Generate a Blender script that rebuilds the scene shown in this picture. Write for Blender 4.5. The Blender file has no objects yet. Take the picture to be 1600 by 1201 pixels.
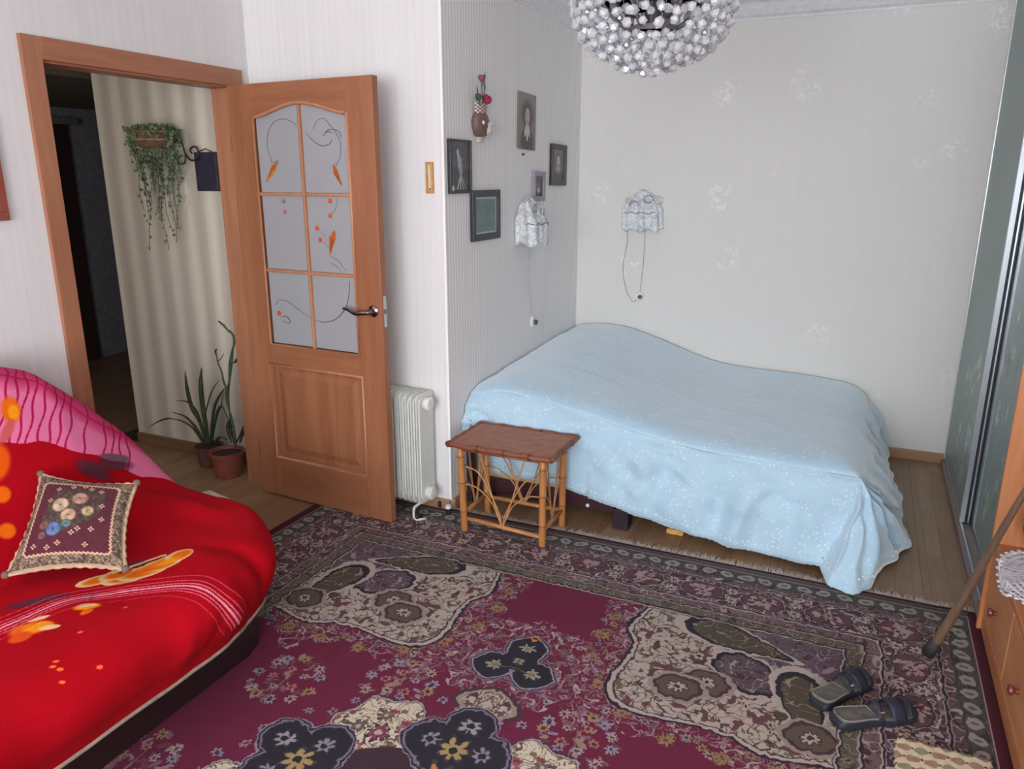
import bpy, bmesh, math, random
import numpy as np
from mathutils import Matrix, Vector
random.seed(7); rng = np.random.default_rng(7)
scn = bpy.context.scene
COL = scn.collection
PI = math.pi

# ------------------------------------------------------------------ camera
CAMH = 1.6
FPX = 1190.0
pitch = math.atan((600.5-277.0)/FPX)
yd = np.array([1366.0-800.0, 600.5-277.0, FPX]); yd /= np.linalg.norm(yd)
yaw = math.atan2(yd[0], yd@np.array([0, math.sin(pitch), math.cos(pitch)]))
hd = np.array([-math.sin(yaw), math.cos(yaw), 0]); rt = np.array([math.cos(yaw), math.sin(yaw), 0]); upz = np.array([0, 0, 1.0])
FW = hd*math.cos(pitch)-upz*math.sin(pitch); UP = hd*math.sin(pitch)+upz*math.cos(pitch)
cam = bpy.data.cameras.new('camera'); camo = bpy.data.objects.new('camera', cam); COL.objects.link(camo)
M = Matrix(((rt[0], UP[0], -FW[0], 0), (rt[1], UP[1], -FW[1], 0), (rt[2], UP[2], -FW[2], CAMH), (0, 0, 0, 1)))
camo.matrix_world = M
cam.sensor_fit = 'HORIZONTAL'; cam.sensor_width = 36; cam.lens = 36*FPX/1600; cam.clip_start = .02
scn.camera = camo
RM = np.stack([rt, UP, FW])
def ray(x, y): return np.array([x-800.0, 600.5-y, FPX])@RM
def onz(x, y, z=0.0): d = ray(x, y); return d*((z-CAMH)/d[2])+[0, 0, CAMH]
def onx(x, y, X): d = ray(x, y); return d*(X/d[0])+[0, 0, CAMH]
def ony(x, y, Y): d = ray(x, y); return d*(Y/d[1])+[0, 0, CAMH]

# ------------------------------------------------------------------ world, daylight, exposure
scn.view_settings.view_transform = 'Standard'; scn.view_settings.look = 'None'
scn.view_settings.gamma = 1; scn.view_settings.use_curve_mapping = False
scn.view_settings.exposure = 0.0
scn.cycles.max_bounces = 18; scn.cycles.diffuse_bounces = 14
w = bpy.data.worlds.new('world'); scn.world = w; w.use_nodes = True
w.node_tree.nodes['Background'].inputs[0].default_value = (.75, .85, 1, 1)
w.node_tree.nodes['Background'].inputs[1].default_value = .6
def area(name, loc, rot, sx, sy, power, color):
    l = bpy.data.lights.new(name, 'AREA'); l.shape = 'RECTANGLE'; l.size = sx; l.size_y = sy; l.energy = power; l.color = color
    o = bpy.data.objects.new(name, l); o.location = loc; o.rotation_euler = rot; COL.objects.link(o); return o
# daylight entering through the balcony window in the wall behind the photographer
area('window_daylight', (-.25, -2.62, 1.55), (math.radians(104), 0, 0), 2.6, 1.6, 222, (.93, .97, 1.0))
# added fill from the unseen side wall, brightens the striped alcove wall
area('side_fill_light', (1.10, -.55, 1.60), (math.radians(96), 0, math.radians(90)), 1.3, 1.5, 42, (.93, .97, 1.0))
# added fill light to lift the dim hall, no window is built here
area('hall_fill_light', (-3.5, .35, 1.6), (math.radians(90), 0, math.radians(22)), .9, 1.2, 21, (1, .94, .88))

# ------------------------------------------------------------------ material helpers
def lin(c):
    return tuple(((v/255)/12.92 if v/255 <= .04045 else ((v/255+.055)/1.055)**2.4) for v in c)+(1.0,)
class NT:
    def __init__(s, name, rough=.6, metal=0, color=(128, 128, 128), spec=None):
        s.m = bpy.data.materials.new(name); s.m.use_nodes = True; s.t = s.m.node_tree; s.n = s.t.nodes; s.l = s.t.links
        s.b = s.n['Principled BSDF']; s.b.inputs['Roughness'].default_value = rough; s.b.inputs['Metallic'].default_value = metal
        s.b.inputs['Base Color'].default_value = lin(color)
        if spec is not None: s.b.inputs['Specular IOR Level'].default_value = spec
        s._tc = None
    def node(s, t, **kw):
        n = s.n.new(t)
        for k, v in kw.items():
            if k in n.inputs: n.inputs[k].default_value = v
            else: setattr(n, k, v)
        return n
    def coord(s, scale=(1, 1, 1), rot=(0, 0, 0), kind='Object', obj=None):
        tc = s.n.new('ShaderNodeTexCoord'); mp = s.n.new('ShaderNodeMapping')
        mp.inputs['Scale'].default_value = scale; mp.inputs['Rotation'].default_value = rot
        s.l.new(tc.outputs[kind], mp.inputs[0]); return mp.outputs[0]
    def geo(s, scale=(1, 1, 1)):
        g = s.n.new('ShaderNodeNewGeometry'); mp = s.n.new('ShaderNodeMapping'); mp.inputs['Scale'].default_value = scale
        s.l.new(g.outputs['Position'], mp.inputs[0]); return mp.outputs[0]
    def noise(s, vec, scale, detail=3, dist=0.0, rough=.5):
        n = s.node('ShaderNodeTexNoise'); n.inputs['Scale'].default_value = scale; n.inputs['Detail'].default_value = detail
        n.inputs['Distortion'].default_value = dist; n.inputs['Roughness'].default_value = rough
        s.l.new(vec, n.inputs['Vector']); return n.outputs['Fac']
    def ramp(s, fac, stops):
        r = s.n.new('ShaderNodeValToRGB'); s.l.new(fac, r.inputs[0]); e = r.color_ramp.elements
        while len(e) < len(stops): e.new(.5)
        for i, (p, c) in enumerate(stops): e[i].position = p; e[i].color = lin(c) if len(c) == 3 else c
        return r.outputs[0]
    def mix(s, fac, a, b, mode='MIX'):
        n = s.n.new('ShaderNodeMix'); n.data_type = 'RGBA'; n.blend_type = mode
        for sock, v in ((n.inputs[0], fac), (n.inputs[6], a), (n.inputs[7], b)):
            if hasattr(v, 'links') or hasattr(v, 'is_linked'): s.l.new(v, sock)
            else: sock.default_value = v if not isinstance(v, tuple) or len(v) == 4 else lin(v)
        return n.outputs[2]
    def color(s, sock): s.l.new(sock, s.b.inputs['Base Color']); return s
    def bump(s, h, strength=.3, dist=.005):
        b = s.n.new('ShaderNodeBump'); b.inputs['Strength'].default_value = strength; b.inputs['Distance'].default_value = dist
        s.l.new(h, b.inputs['Height']); s.l.new(b.outputs[0], s.b.inputs['Normal']); return s
def G(v): return (v, v, v, 1.0)
_cache = {}
def plain(name, color, rough=.6, metal=0, bumpy=0.0, var=.08):
    if name in _cache: return _cache[name]
    n = NT(name, rough, metal, color); v = n.geo()
    f = n.noise(v, 35, 3)
    a = tuple(max(0, c*(1-var)) for c in color); b = tuple(min(255, c*(1+var)) for c in color)
    n.color(n.ramp(f, [(.3, a), (.7, b)]))
    if bumpy: n.bump(n.noise(v, 180, 3), bumpy, .002)
    _cache[name] = n.m; return n.m
def wood(name, c1, c2, axis='z', scale=1.0, rough=.42):
    if name in _cache: return _cache[name]
    n = NT(name, rough); sc = {'z': (9, 9, .7), 'x': (.7, 9, 9), 'y': (9, .7, 9)}[axis]
    v = n.geo(tuple(a*scale for a in sc))
    f1 = n.noise(v, 1.6, 4, .6); f2 = n.noise(v, 9, 4, .2)
    m = n.mix(.35, f1, f2)
    n.color(n.ramp(m, [(.32, c1), (.5, tuple((p+q)/2 for p, q in zip(c1, c2))), (.68, c2)])); n.bump(f2, .05, .001)
    _cache[name] = n.m; return n.m
def image(name, arr):
    h, w_ = arr.shape[:2]
    im = bpy.data.images.new(name, w_, h)
    px = np.ones((h, w_, 4), np.float32); px[..., :3] = np.clip(arr, 0, 1)
    im.pixels.foreach_set(px.ravel()); im.pack(); return im
def imgmat(name, arr, rough=.7, ext='EXTEND', bump=0.0, sheen=0.0):
    n = NT(name, rough); im = image(name, arr)
    t = n.n.new('ShaderNodeTexImage'); t.image = im; t.extension = ext
    uv = n.n.new('ShaderNodeUVMap'); n.l.new(uv.outputs[0], t.inputs[0])
    f = n.noise(n.geo(), 260, 2)
    c = n.mix(.16, t.outputs[0], n.ramp(f, [(.3, (90, 90, 90)), (.7, (190, 190, 190))]), 'OVERLAY')
    n.color(c)
    if bump: n.bump(n.noise(n.geo(), 420, 2), bump, .003)
    if sheen: n.b.inputs['Sheen Weight'].default_value = sheen
    return n.m

# ------------------------------------------------------------------ mesh helpers
def wmat(o):
    m = Matrix.Identity(4)
    while o is not None:
        m = o.matrix_basis @ m; o = o.parent
    return m
class MB:
    def __init__(s): s.v = []; s.f = []; s.uv = None
    def add(s, vs, fs):
        k = len(s.v); s.v += [tuple(map(float, p)) for p in vs]; s.f += [tuple(i+k for i in f) for f in fs]; return s
    def box(s, x0, x1, y0, y1, z0, z1, c=0.0, M=None):
        if c <= 0:
            vs = [(x, y, z) for z in (z0, z1) for x, y in ((x0, y0), (x1, y0), (x1, y1), (x0, y1))]
            fs = [(3, 2, 1, 0), (4, 5, 6, 7), (0, 1, 5, 4), (1, 2, 6, 5), (2, 3, 7, 6), (3, 0, 4, 7)]
        else:
            b = bmesh.new(); bmesh.ops.create_cube(b, size=1)
            for v in b.verts:
                v.co = Vector(((x0+x1)/2+v.co.x*(x1-x0), (y0+y1)/2+v.co.y*(y1-y0), (z0+z1)/2+v.co.z*(z1-z0)))
            bmesh.ops.bevel(b, geom=b.edges[:], offset=c, segments=2, affect='EDGES', profile=.6)
            b.verts.index_update(); vs = [tuple(v.co) for v in b.verts]; fs = [tuple(v.index for v in f.verts) for f in b.faces]; b.free()
        if M is not None: vs = [tuple(M @ Vector(p)) for p in vs]
        return s.add(vs, fs)
    def prism(s, poly, d0, d1, axis='z'):
        n = len(poly)
        def P(a, b, d): return {'z': (a, b, d), 'y': (a, d, b), 'x': (d, a, b)}[axis]
        vs = [P(a, b, d0) for a, b in poly]+[P(a, b, d1) for a, b in poly]
        fs = [tuple(range(n))[::-1], tuple(range(n, 2*n))]+[(i, (i+1) % n, n+(i+1) % n, n+i) for i in range(n)]
        return s.add(vs, fs)
    def tube(s, path, r, n=8, closed=False, cap=True):
        P = [Vector(p) for p in path]; m = len(P); R = r if hasattr(r, '__len__') else [r]*m
        rings = []; prev = None
        for i in range(m):
            a = P[(i-1) % m] if (closed or i > 0) else P[i]; b = P[(i+1) % m] if (closed or i < m-1) else P[i]
            t = (b-a).normalized()
            if prev is None:
                u = t.orthogonal().normalized()
            else:
                u = (prev-t*prev.dot(t)); u = u.normalized() if u.length > 1e-6 else t.orthogonal().normalized()
            prev = u; v = t.cross(u)
            rings.append([P[i]+(u*math.cos(2*PI*k/n)+v*math.sin(2*PI*k/n))*R[i] for k in range(n)])
        vs = [p for rr in rings for p in rr]; fs = []
        for i in range(m if closed else m-1):
            j = (i+1) % m
            for k in range(n): fs.append((i*n+k, i*n+(k+1) % n, j*n+(k+1) % n, j*n+k))
        if cap and not closed:
            fs.append(tuple(range(n))[::-1]); fs.append(tuple((m-1)*n+k for k in range(n)))
        return s.add(vs, fs)
    def lathe(s, prof, c=(0, 0, 0), n=24, M=None, wob=None):
        vs = []; fs = []
        for i, (r, z) in enumerate(prof):
            for k in range(n):
                a = 2*PI*k/n; rr = r*(1+(wob(a, i) if wob else 0)); p = Vector((rr*math.cos(a), rr*math.sin(a), z))
                if M is not None: p = M @ p
                vs.append(p+Vector(c))
        for i in range(len(prof)-1):
            for k in range(n): fs.append((i*n+k, i*n+(k+1) % n, (i+1)*n+(k+1) % n, (i+1)*n+k))
        if prof[0][0] > 1e-4: fs.append(tuple(range(n))[::-1])
        if prof[-1][0] > 1e-4: fs.append(tuple((len(prof)-1)*n+k for k in range(n)))
        return s.add(vs, fs)
    def grid(s, P, uv=None):
        P = np.asarray(P); a, b = P.shape[:2]; k = len(s.v)
        s.v += [tuple(p) for p in P.reshape(-1, 3).tolist()]
        for i in range(a-1):
            for j in range(b-1): s.f.append((k+i*b+j, k+(i+1)*b+j, k+(i+1)*b+j+1, k+i*b+j+1))
        if uv is not None: s.uv = (s.uv or [])+[tuple(q) for q in np.asarray(uv).reshape(-1, 2).tolist()]
        return s
    def leaf(s, pts, widths, side, thick=.002, fold=.25):
        # flat blade along pts, folded along its midrib
        pts = [Vector(p) for p in pts]; side = Vector(side).normalized(); m = len(pts); vs = []; fs = []
        for i, p in enumerate(pts):
            t = (pts[min(i+1, m-1)]-pts[max(i-1, 0)]).normalized(); sd = (side-t*side.dot(t)).normalized(); nn = t.cross(sd)
            wd = widths[i]/2
            vs += [p-sd*wd+nn*wd*fold, p, p+sd*wd+nn*wd*fold, p-nn*thick]
        for i in range(m-1):
            a = 4*i; b = a+4
            fs += [(a, a+1, b+1, b), (a+1, a+2, b+2, b+1), (a+2, a+3, b+3, b+2), (a+3, a, b, b+3)]
        return s.add(vs, fs)
    def build(s, name, m, parent=None, smooth=False, local=False, sub=0, label=None, kind=None, solid=0.0):
        me = bpy.data.meshes.new(name)
        vs = s.v
        if parent is not None and not local:
            inv = wmat(parent).inverted(); vs = [tuple(inv @ Vector(p)) for p in vs]
        me.from_pydata(vs, [], s.f)
        if s.uv:
            ul = me.uv_layers.new(name='uv'); li = np.empty(len(me.loops), np.int32); me.loops.foreach_get('vertex_index', li)
            ul.data.foreach_set('uv', np.asarray(s.uv, np.float32)[li].ravel())
        b = bmesh.new(); b.from_mesh(me); bmesh.ops.recalc_face_normals(b, faces=b.faces[:]); b.to_mesh(me); b.free()
        me.materials.append(m)
        if smooth: me.polygons.foreach_set('use_smooth', [True]*len(me.polygons))
        o = bpy.data.objects.new(name, me); COL.objects.link(o)
        if parent is not None: o.parent = parent
        if solid: q = o.modifiers.new('s', 'SOLIDIFY'); q.thickness = solid; q.offset = -1
        if sub: q = o.modifiers.new('u', 'SUBSURF'); q.levels = q.render_levels = sub
        if label: o['label'] = label
        if kind: o['kind'] = kind
        return o
def smoothby(o, deg=35):
    o.data.polygons.foreach_set('use_smooth', [True]*len(o.data.polygons))
    e = o.modifiers.new('e', 'EDGE_SPLIT'); e.split_angle = math.radians(deg); return o
def thing(name, label, cat, loc=(0, 0, 0), rz=0, group=None, M=None):
    o = bpy.data.objects.new(name, None); COL.objects.link(o); o.empty_display_size = .05
    if M is not None: o.matrix_world = M
    else: o.location = loc; o.rotation_euler = (0, 0, rz)
    o['label'] = label; o['category'] = cat
    if group: o['group'] = group
    return o
def tag(o, label, cat, group=None):
    o['label'] = label; o['category'] = cat
    if group: o['group'] = group
    return o
def struct(o, label=None):
    o['kind'] = 'structure'
    if label: o['label'] = label
    return o
def sroot(name, loc=(0, 0, 0), label=None, rz=0):
    o = bpy.data.objects.new(name, None); COL.objects.link(o); o.location = loc; o.rotation_euler = (0, 0, rz); return struct(o, label)
def catmull(P, n):
    P = np.asarray(P, float); m = len(P); t = np.linspace(0, m-1, n); i = np.clip(t.astype(int), 0, m-2); f = (t-i)[:, None]
    g = lambda k: P[np.clip(k, 0, m-1)]
    a, b, c, d = g(i-1), g(i), g(i+1), g(i+2)
    return .5*((2*b)+(-a+c)*f+(2*a-5*b+4*c-d)*f**2+(-a+3*b-3*c+d)*f**3)

# ------------------------------------------------------------------ raster helpers (flat prints and woven patterns)
def vnoise(x, y, sc, seed=0):
    r = np.random.default_rng(seed).random((256, 256)); x = np.asarray(x)/sc; y = np.asarray(y)/sc
    xi = np.floor(x).astype(int); yi = np.floor(y).astype(int); fx = x-xi; fy = y-yi
    fx = fx*fx*(3-2*fx); fy = fy*fy*(3-2*fy); a = lambda p, q: r[(yi+q) % 256, (xi+p) % 256]
    return (a(0, 0)*(1-fx)+a(1, 0)*fx)*(1-fy)+(a(0, 1)*(1-fx)+a(1, 1)*fx)*fy
C = lambda *c: np.array(c, float)/255
class Canvas:
    # x to the right, y up; covers [x0,x1] x [y0,y1]
    def __init__(s, x0, x1, y0, y1, res, bg):
        s.x0, s.y0, s.res = x0, y0, res; s.w = int(round((x1-x0)/res)); s.h = int(round((y1-y0)/res))
        s.a = np.empty((s.h, s.w, 3), float); s.a[:] = bg
        s.X, s.Y = np.meshgrid(x0+(np.arange(s.w)+.5)*res, y0+(np.arange(s.h)+.5)*res)
    def win(s, cx, cy, r):
        i0 = max(0, int((cx-r-s.x0)/s.res)); i1 = min(s.w, int((cx+r-s.x0)/s.res)+2); j0 = max(0, int((cy-r-s.y0)/s.res)); j1 = min(s.h, int((cy+r-s.y0)/s.res)+2)
        if i0 >= i1 or j0 >= j1: return None
        return (slice(j0, j1), slice(i0, i1))
    def put(s, mask, col, W=slice(None)): s.a[W][mask] = col
    def ell(s, cx, cy, rx, ry, col, ang=0.0, soft=0.0):
        W = s.win(cx, cy, max(rx, ry)*1.2)
        if W is None: return
        x = s.X[W]-cx; y = s.Y[W]-cy; c, q = math.cos(ang), math.sin(ang); u = (x*c+y*q)/rx; v = (-x*q+y*c)/ry; d = u*u+v*v
        if soft:
            k = np.clip((1-d)/soft, 0, 1)[..., None]; s.a[W] = s.a[W]*(1-k)+np.array(col)*k
        else: s.a[W][d < 1] = col
    def flower(s, cx, cy, r, col, ctr, n=6, rot=0.0, edge=None):
        W = s.win(cx, cy, r*1.15)
        if W is None: return
        x = s.X[W]-cx; y = s.Y[W]-cy; d = np.hypot(x, y); th = np.arctan2(y, x)+rot; pr = r*(.45+.55*np.abs(np.cos(n*th/2))**1.3)
        if edge is not None: s.a[W][d < pr*1.12] = edge
        s.a[W][d < pr*.92] = col; s.a[W][d < r*.3] = ctr
    def sprig(s, cx, cy, r, cols, n, seed):
        g = np.random.default_rng(seed)
        for k in range(n):
            a = g.random()*2*PI; q = r*math.sqrt(g.random()); c = cols[g.integers(len(cols))]; rr = .006+.008*g.random()
            s.ell(cx+q*math.cos(a), cy+q*math.sin(a), rr*1.5, rr*.65, c, a+g.normal()*.5)
    def line(s, pts, wd, col):
        pts = np.asarray(pts, float)
        for p, q in zip(pts[:-1], pts[1:]):
            L = np.hypot(*(q-p)); W = s.win(*(p+q)/2, L/2+wd*2)
            if W is None: continue
            x = s.X[W]-p[0]; y = s.Y[W]-p[1]; d = (q-p)/max(L, 1e-9); t = np.clip(x*d[0]+y*d[1], 0, L)
            s.a[W][np.hypot(x-t*d[0], y-t*d[1]) < wd/2] = col

# ------------------------------------------------------------------ room shell
def wallpaper(name, c1, c2, pitch, strength, axis, blotch=None, fine=.3):
    # vertical woven stripes along the wall ('x' or 'y'), optional pale printed blossoms
    n = NT(name, .75); v = n.geo()
    sep = n.n.new('ShaderNodeSeparateXYZ'); n.l.new(v, sep.inputs[0]); s = sep.outputs[0 if axis == 'x' else 1]
    def mth(op, a, b=None):
        q = n.n.new('ShaderNodeMath'); q.operation = op; n.l.new(a, q.inputs[0])
        if b is not None: q.inputs[1].default_value = b
        return q.outputs[0]
    comb = n.n.new('ShaderNodeCombineXYZ'); n.l.new(s, comb.inputs[0]); n.l.new(mth('MULTIPLY', sep.outputs[2], .03), comb.inputs[1])
    w1 = mth('SINE', mth('MULTIPLY', s, 2*PI/pitch)); w1 = mth('MULTIPLY_ADD', w1, .5); w1.node.inputs[2].default_value = .5
    st = n.noise(comb.outputs[0], 55, 3); st2 = n.noise(comb.outputs[0], 9, 2)
    k = n.mix(strength, n.mix(.4, st, st2), w1)
    col = n.ramp(k, [(.25, c1), (.75, c2)])
    grain = n.noise(n.geo((60, 60, 9)), 3, 3)
    col = n.mix(fine, col, n.ramp(grain, [(.3, (105, 105, 105)), (.7, (150, 150, 150))]), 'OVERLAY')
    if blotch:
        p = n.n.new('ShaderNodeTexVoronoi'); p.inputs['Scale'].default_value = 3.1; p.inputs['Randomness'].default_value = .75
        flat = n.geo((1, 0, 1) if axis == 'x' else (0, 1, 1)); n.l.new(flat, p.inputs['Vector'])
        ring = n.ramp(p.outputs['Distance'], [(.18, G(1)), (.34, G(0))])
        fl = n.ramp(n.noise(flat, 26, 3, 1.6), [(.53, G(0)), (.60, G(1))])
        col = n.mix(n.mix(1.0, ring, fl, 'MULTIPLY'), col, blotch)
    n.color(col); n.bump(st, .12, .002); return n.m
M_wall = wallpaper('wallpaper_white', (212, 210, 209), (222, 220, 220), .037, .10, 'y', fine=.15)
M_wallx = wallpaper('wallpaper_white_x', (224, 221, 221), (233, 231, 231), .037, .10, 'x', fine=.15)
M_alc = wallpaper('wallpaper_striped', (226, 223, 221), (243, 241, 240), .0265, .85, 'y', fine=.1)
M_back = wallpaper('wallpaper_blossom', (223, 220, 216), (226, 223, 219), .09, .08, 'x', (238, 234, 230), .12)
M_hall = wallpaper('wallpaper_beige_stripe', (192, 182, 168), (222, 214, 202), .155, .45, 'x', fine=.2)
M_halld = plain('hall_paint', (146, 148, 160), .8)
M_ceil = plain('ceiling_paint', (240, 243, 246), .85, var=.02)
M_white = plain('white_paint', (226, 226, 228), .5, var=.03)
CE = 2.53
def wallbox(name, m, *b, label=None): return struct(MB().box(*b).build(name, m), label)
wallbox('wall_left', M_wall, -2.9, -2.8, -2.8, 1.99, 0, CE, label='white wallpapered wall left of the doorway')
wallbox('wall_left_lintel', M_wall, -2.9, -2.8, 1.99, 2.915, 2.02, CE, label='white wallpapered wall above the doorway')
wallbox('wall_left_return', M_wall, -2.9, -2.8, 2.915, 3.05, 0, CE, label='narrow wallpapered wall strip beside the doorway')
wallbox('wall_middle', M_wallx, -2.8, -1.742, 3.05, 3.1, 0, CE, label='white wallpapered wall behind the open door')
wallbox('wall_alcove', M_alc, -1.85, -1.73, 3.052, 4.81, 0, CE, label='grey striped wallpapered wall with the framed pictures')
wallbox('wall_back', M_back, -1.85, 1.2, 4.81, 4.9, 0, CE, label='blossom wallpapered wall behind the bed')
wallbox('wall_right', M_wall, 1.14, 1.2, -2.8, 4.81, 0, CE, label='wall behind the wardrobe')
wallbox('wall_front_left', M_wallx, -2.9, -1.55, -2.8, -2.7, 0, CE)
wallbox('wall_front_right', M_wallx, 1.05, 1.2, -2.8, -2.7, 0, CE)
wallbox('wall_front_below', M_wallx, -1.55, 1.05, -2.8, -2.7, 0, .65)
wallbox('wall_front_above', M_wallx, -1.55, 1.05, -2.8, -2.7, 2.38, CE)
wallbox('wall_hall_side', M_hall, -4.0, -2.9, 3.13, 3.2, 0, CE, label='beige striped wallpapered wall of the hall')
wallbox('wall_hall_corner', M_hall, -4.0, -3.93, 3.2, 6.0, 0, CE)
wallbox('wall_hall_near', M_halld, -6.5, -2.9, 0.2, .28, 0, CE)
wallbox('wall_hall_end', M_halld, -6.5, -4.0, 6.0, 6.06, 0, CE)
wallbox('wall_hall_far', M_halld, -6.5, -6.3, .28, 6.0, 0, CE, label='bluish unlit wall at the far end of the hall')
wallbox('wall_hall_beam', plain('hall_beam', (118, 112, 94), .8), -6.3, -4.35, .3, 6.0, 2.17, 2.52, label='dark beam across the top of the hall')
struct(MB().box(-2.9, 1.2, -2.8, 4.9, CE, CE+.08).build('ceiling', M_ceil), 'pale grey painted ceiling')
struct(MB().box(-6.5, -2.9, .2, 6.06, CE, CE+.08).build('ceiling_hall', M_ceil))
# window behind the photographer
wr = sroot('window_1', (-.25, -2.74, 0), 'wide white framed balcony window')
for x0, x1, z0, z1 in ((-1.55, 1.05, .65, .72), (-1.55, 1.05, 2.31, 2.38), (-1.55, -1.49, .72, 2.31), (.99, 1.05, .72, 2.31), (-.71, -.65, .72, 2.31), (.15, .21, .72, 2.31)):
    MB().box(x0, x1, -2.77, -2.71, z0, z1).build('frame', M_white, wr)
MB().box(-1.55, 1.05, -2.76, -2.5, .62, .65).build('sill', M_white, wr)
gl = NT('window_glass', .02, 0, (235, 242, 245)); gl.b.inputs['Transmission Weight'].default_value = 1
for x0, x1 in ((-1.49, -.71), (-.65, .15), (.21, .99)):
    MB().box(x0, x1, -2.745, -2.739, .72, 2.31).build('pane', gl.m, wr)
wr = sroot('added_window', (1.12, -.55, 0), 'added white framed window around the side fill light')  # unseen window, added to go with the side fill light
for y0, y1, z0, z1 in ((-1.25, .15, .78, .84), (-1.25, .15, 2.36, 2.42), (-1.25, -1.19, .84, 2.36), (.09, .15, .84, 2.36), (-.58, -.52, .84, 2.36)):
    MB().box(1.105, 1.139, y0, y1, z0, z1).build('frame', M_white, wr)
for y0, y1 in ((-1.19, -.58), (-.52, .09)):
    MB().box(1.128, 1.134, y0, y1, .84, 2.36).build('pane', gl.m, wr)
# dark doorway at the far end of the hall
dr = sroot('door_2', (-6.3, 4.3, 0), 'dark brown door at the end of the unlit hall')
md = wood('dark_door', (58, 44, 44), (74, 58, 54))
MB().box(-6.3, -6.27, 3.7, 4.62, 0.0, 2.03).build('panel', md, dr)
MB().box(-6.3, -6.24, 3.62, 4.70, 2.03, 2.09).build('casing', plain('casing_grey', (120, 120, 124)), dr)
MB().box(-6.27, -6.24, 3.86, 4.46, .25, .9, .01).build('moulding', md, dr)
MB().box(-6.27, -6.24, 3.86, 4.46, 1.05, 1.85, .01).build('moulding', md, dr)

# laminate floor laid as planks
def lam(dark=1.0, nm='laminate'):
    n = NT(nm, .38)
    v = n.geo(); tc = n.n.new('ShaderNodeNewGeometry')
    br = n.n.new('ShaderNodeTexBrick'); br.offset = .37; br.inputs['Scale'].default_value = 1; br.inputs['Mortar Size'].default_value = .0008
    br.inputs['Brick Width'].default_value = .42; br.inputs['Row Height'].default_value = .065; br.inputs['Bias'].default_value = 0
    mp = n.n.new('ShaderNodeMapping'); mp.inputs['Rotation'].default_value = (0, 0, PI/2); n.l.new(tc.outputs['Position'], mp.inputs[0]); n.l.new(mp.outputs[0], br.inputs['Vector'])
    br.inputs['Color1'].default_value = lin((172, 138, 106)); br.inputs['Color2'].default_value = lin((150, 118, 90)); br.inputs['Mortar'].default_value = lin((112, 78, 54))
    g = n.noise(n.geo((30, 2.2, 30)), 2, 4, .6)
    n.color(n.mix(.4, br.outputs[0], n.ramp(g, [(.3, (95, 95, 95)), (.7, (165, 165, 165))]), 'OVERLAY')); n.bump(g, .04, .001)
    return n.m
M_lam = lam()
fl = struct(MB().box(-6.5, 1.2, -2.8, 6.06, -.06, -.012).build('floor', plain('floor_underlay', (70, 50, 36), .8)), 'brown laminate floor')
pm = {}
nx = 0; x = -6.27
while x < .6:
    x1 = min(x+.195, .60); off = (nx*.47) % 1.28; y = (-.2 if x > -2.9 else 1.0)-off
    if nx % 1 == 0:
        while y < 4.8:
            a = max(y, -.2 if x > -2.9 else 1.0); b = min(y+1.28, 4.81 if x > -2.9 else 3.13)
            if b-a > .03 and x > -4.3:
                key = (round(x1-x, 3), round(b-a, 3))
                if key not in pm: 
                    pm[key] = MB().box(.0006, x1-x-.0006, .0006, b-a-.0006, -.012, 0).build('plank', M_lam, fl, local=True); o = pm[key]
                else:
                    o = pm[key].copy(); COL.objects.link(o); o.parent = fl
                o.location = (x, a, 0)
            y += 1.28
    x += .195; nx += 1
MB().box(-6.3, -4.27, .28, 6.0, -.012, 0).build('far_boards', M_lam, fl)
M_bb = wood('baseboard_wood', (150, 112, 84), (172, 134, 102), 'x')
struct(MB().box(-1.72, .56, 4.795, 4.81, 0, .06, .003).build('baseboard_back', M_bb), 'light wood baseboard under the blossom wallpaper')
struct(MB().box(-1.73, -1.715, 3.06, 4.79, 0, .06, .003).build('baseboard_alcove', wood('baseboard_wood_y', (150, 112, 84), (172, 134, 102), 'y')))
struct(MB().box(-2.7, -1.73, 3.036, 3.05, 0, .06, .003).build('baseboard_middle', M_bb))
struct(MB().box(-4.0, -2.9, 3.115, 3.13, 0, .07, .003).build('baseboard_hall', wood('hall_base', (110, 84, 62), (136, 106, 80), 'x')), 'brown baseboard in the hall')
# cornice: hollow moulding
cp = [(0, 0), (.008, 0), (.012, .012), (.03, .022), (.05, .05), (.062, .072), (.07, .08), (0, .08)]
z0 = CE-.08
b = MB(); b.prism([(4.81-p, z0+q) for p, q in cp], -1.73, 1.14, 'x'); struct(b.build('trim_1', M_white), 'white ceiling cornice above the bed')
b = MB(); b.prism([(-1.73+p, z0+q) for p, q in cp], 3.05, 4.79, 'y'); struct(b.build('trim_2', M_white), 'white ceiling cornice over the striped wall')

# doorway casing and jamb
MW = wood('door_wood', (142, 88, 60), (166, 110, 78)); MWx = wood('door_wood_rail', (142, 88, 60), (166, 110, 78), 'x'); MWy = wood('casing_wood_head', (146, 92, 66), (170, 114, 84), 'y')
MWc = wood('casing_wood', (148, 96, 70), (174, 120, 90))
tr = sroot('trim_3', (-2.8, 1.99, 0), 'orange-brown wooden casing around the doorway')
MB().box(-2.8, -2.782, 1.915, 1.99, 0, 2.09, .003).build('casing_leg', MWc, tr)
MB().box(-2.8, -2.782, 2.912, 2.988, 0, 2.09, .003).build('casing_leg', MWc, tr)
MB().box(-2.8, -2.780, 1.99, 2.912, 2.012, 2.09, .003).build('casing_head', MWy, tr)
MB().box(-2.905, -2.8, 1.972, 1.992, 0, 2.012).build('jamb', MWc, tr)
MB().box(-2.905, -2.8, 2.905, 2.93, 0, 2.012).build('jamb', MWc, tr)
MB().box(-2.905, -2.8, 1.992, 2.905, 2.004, 2.03).build('jamb_head', MWy, tr)

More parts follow.
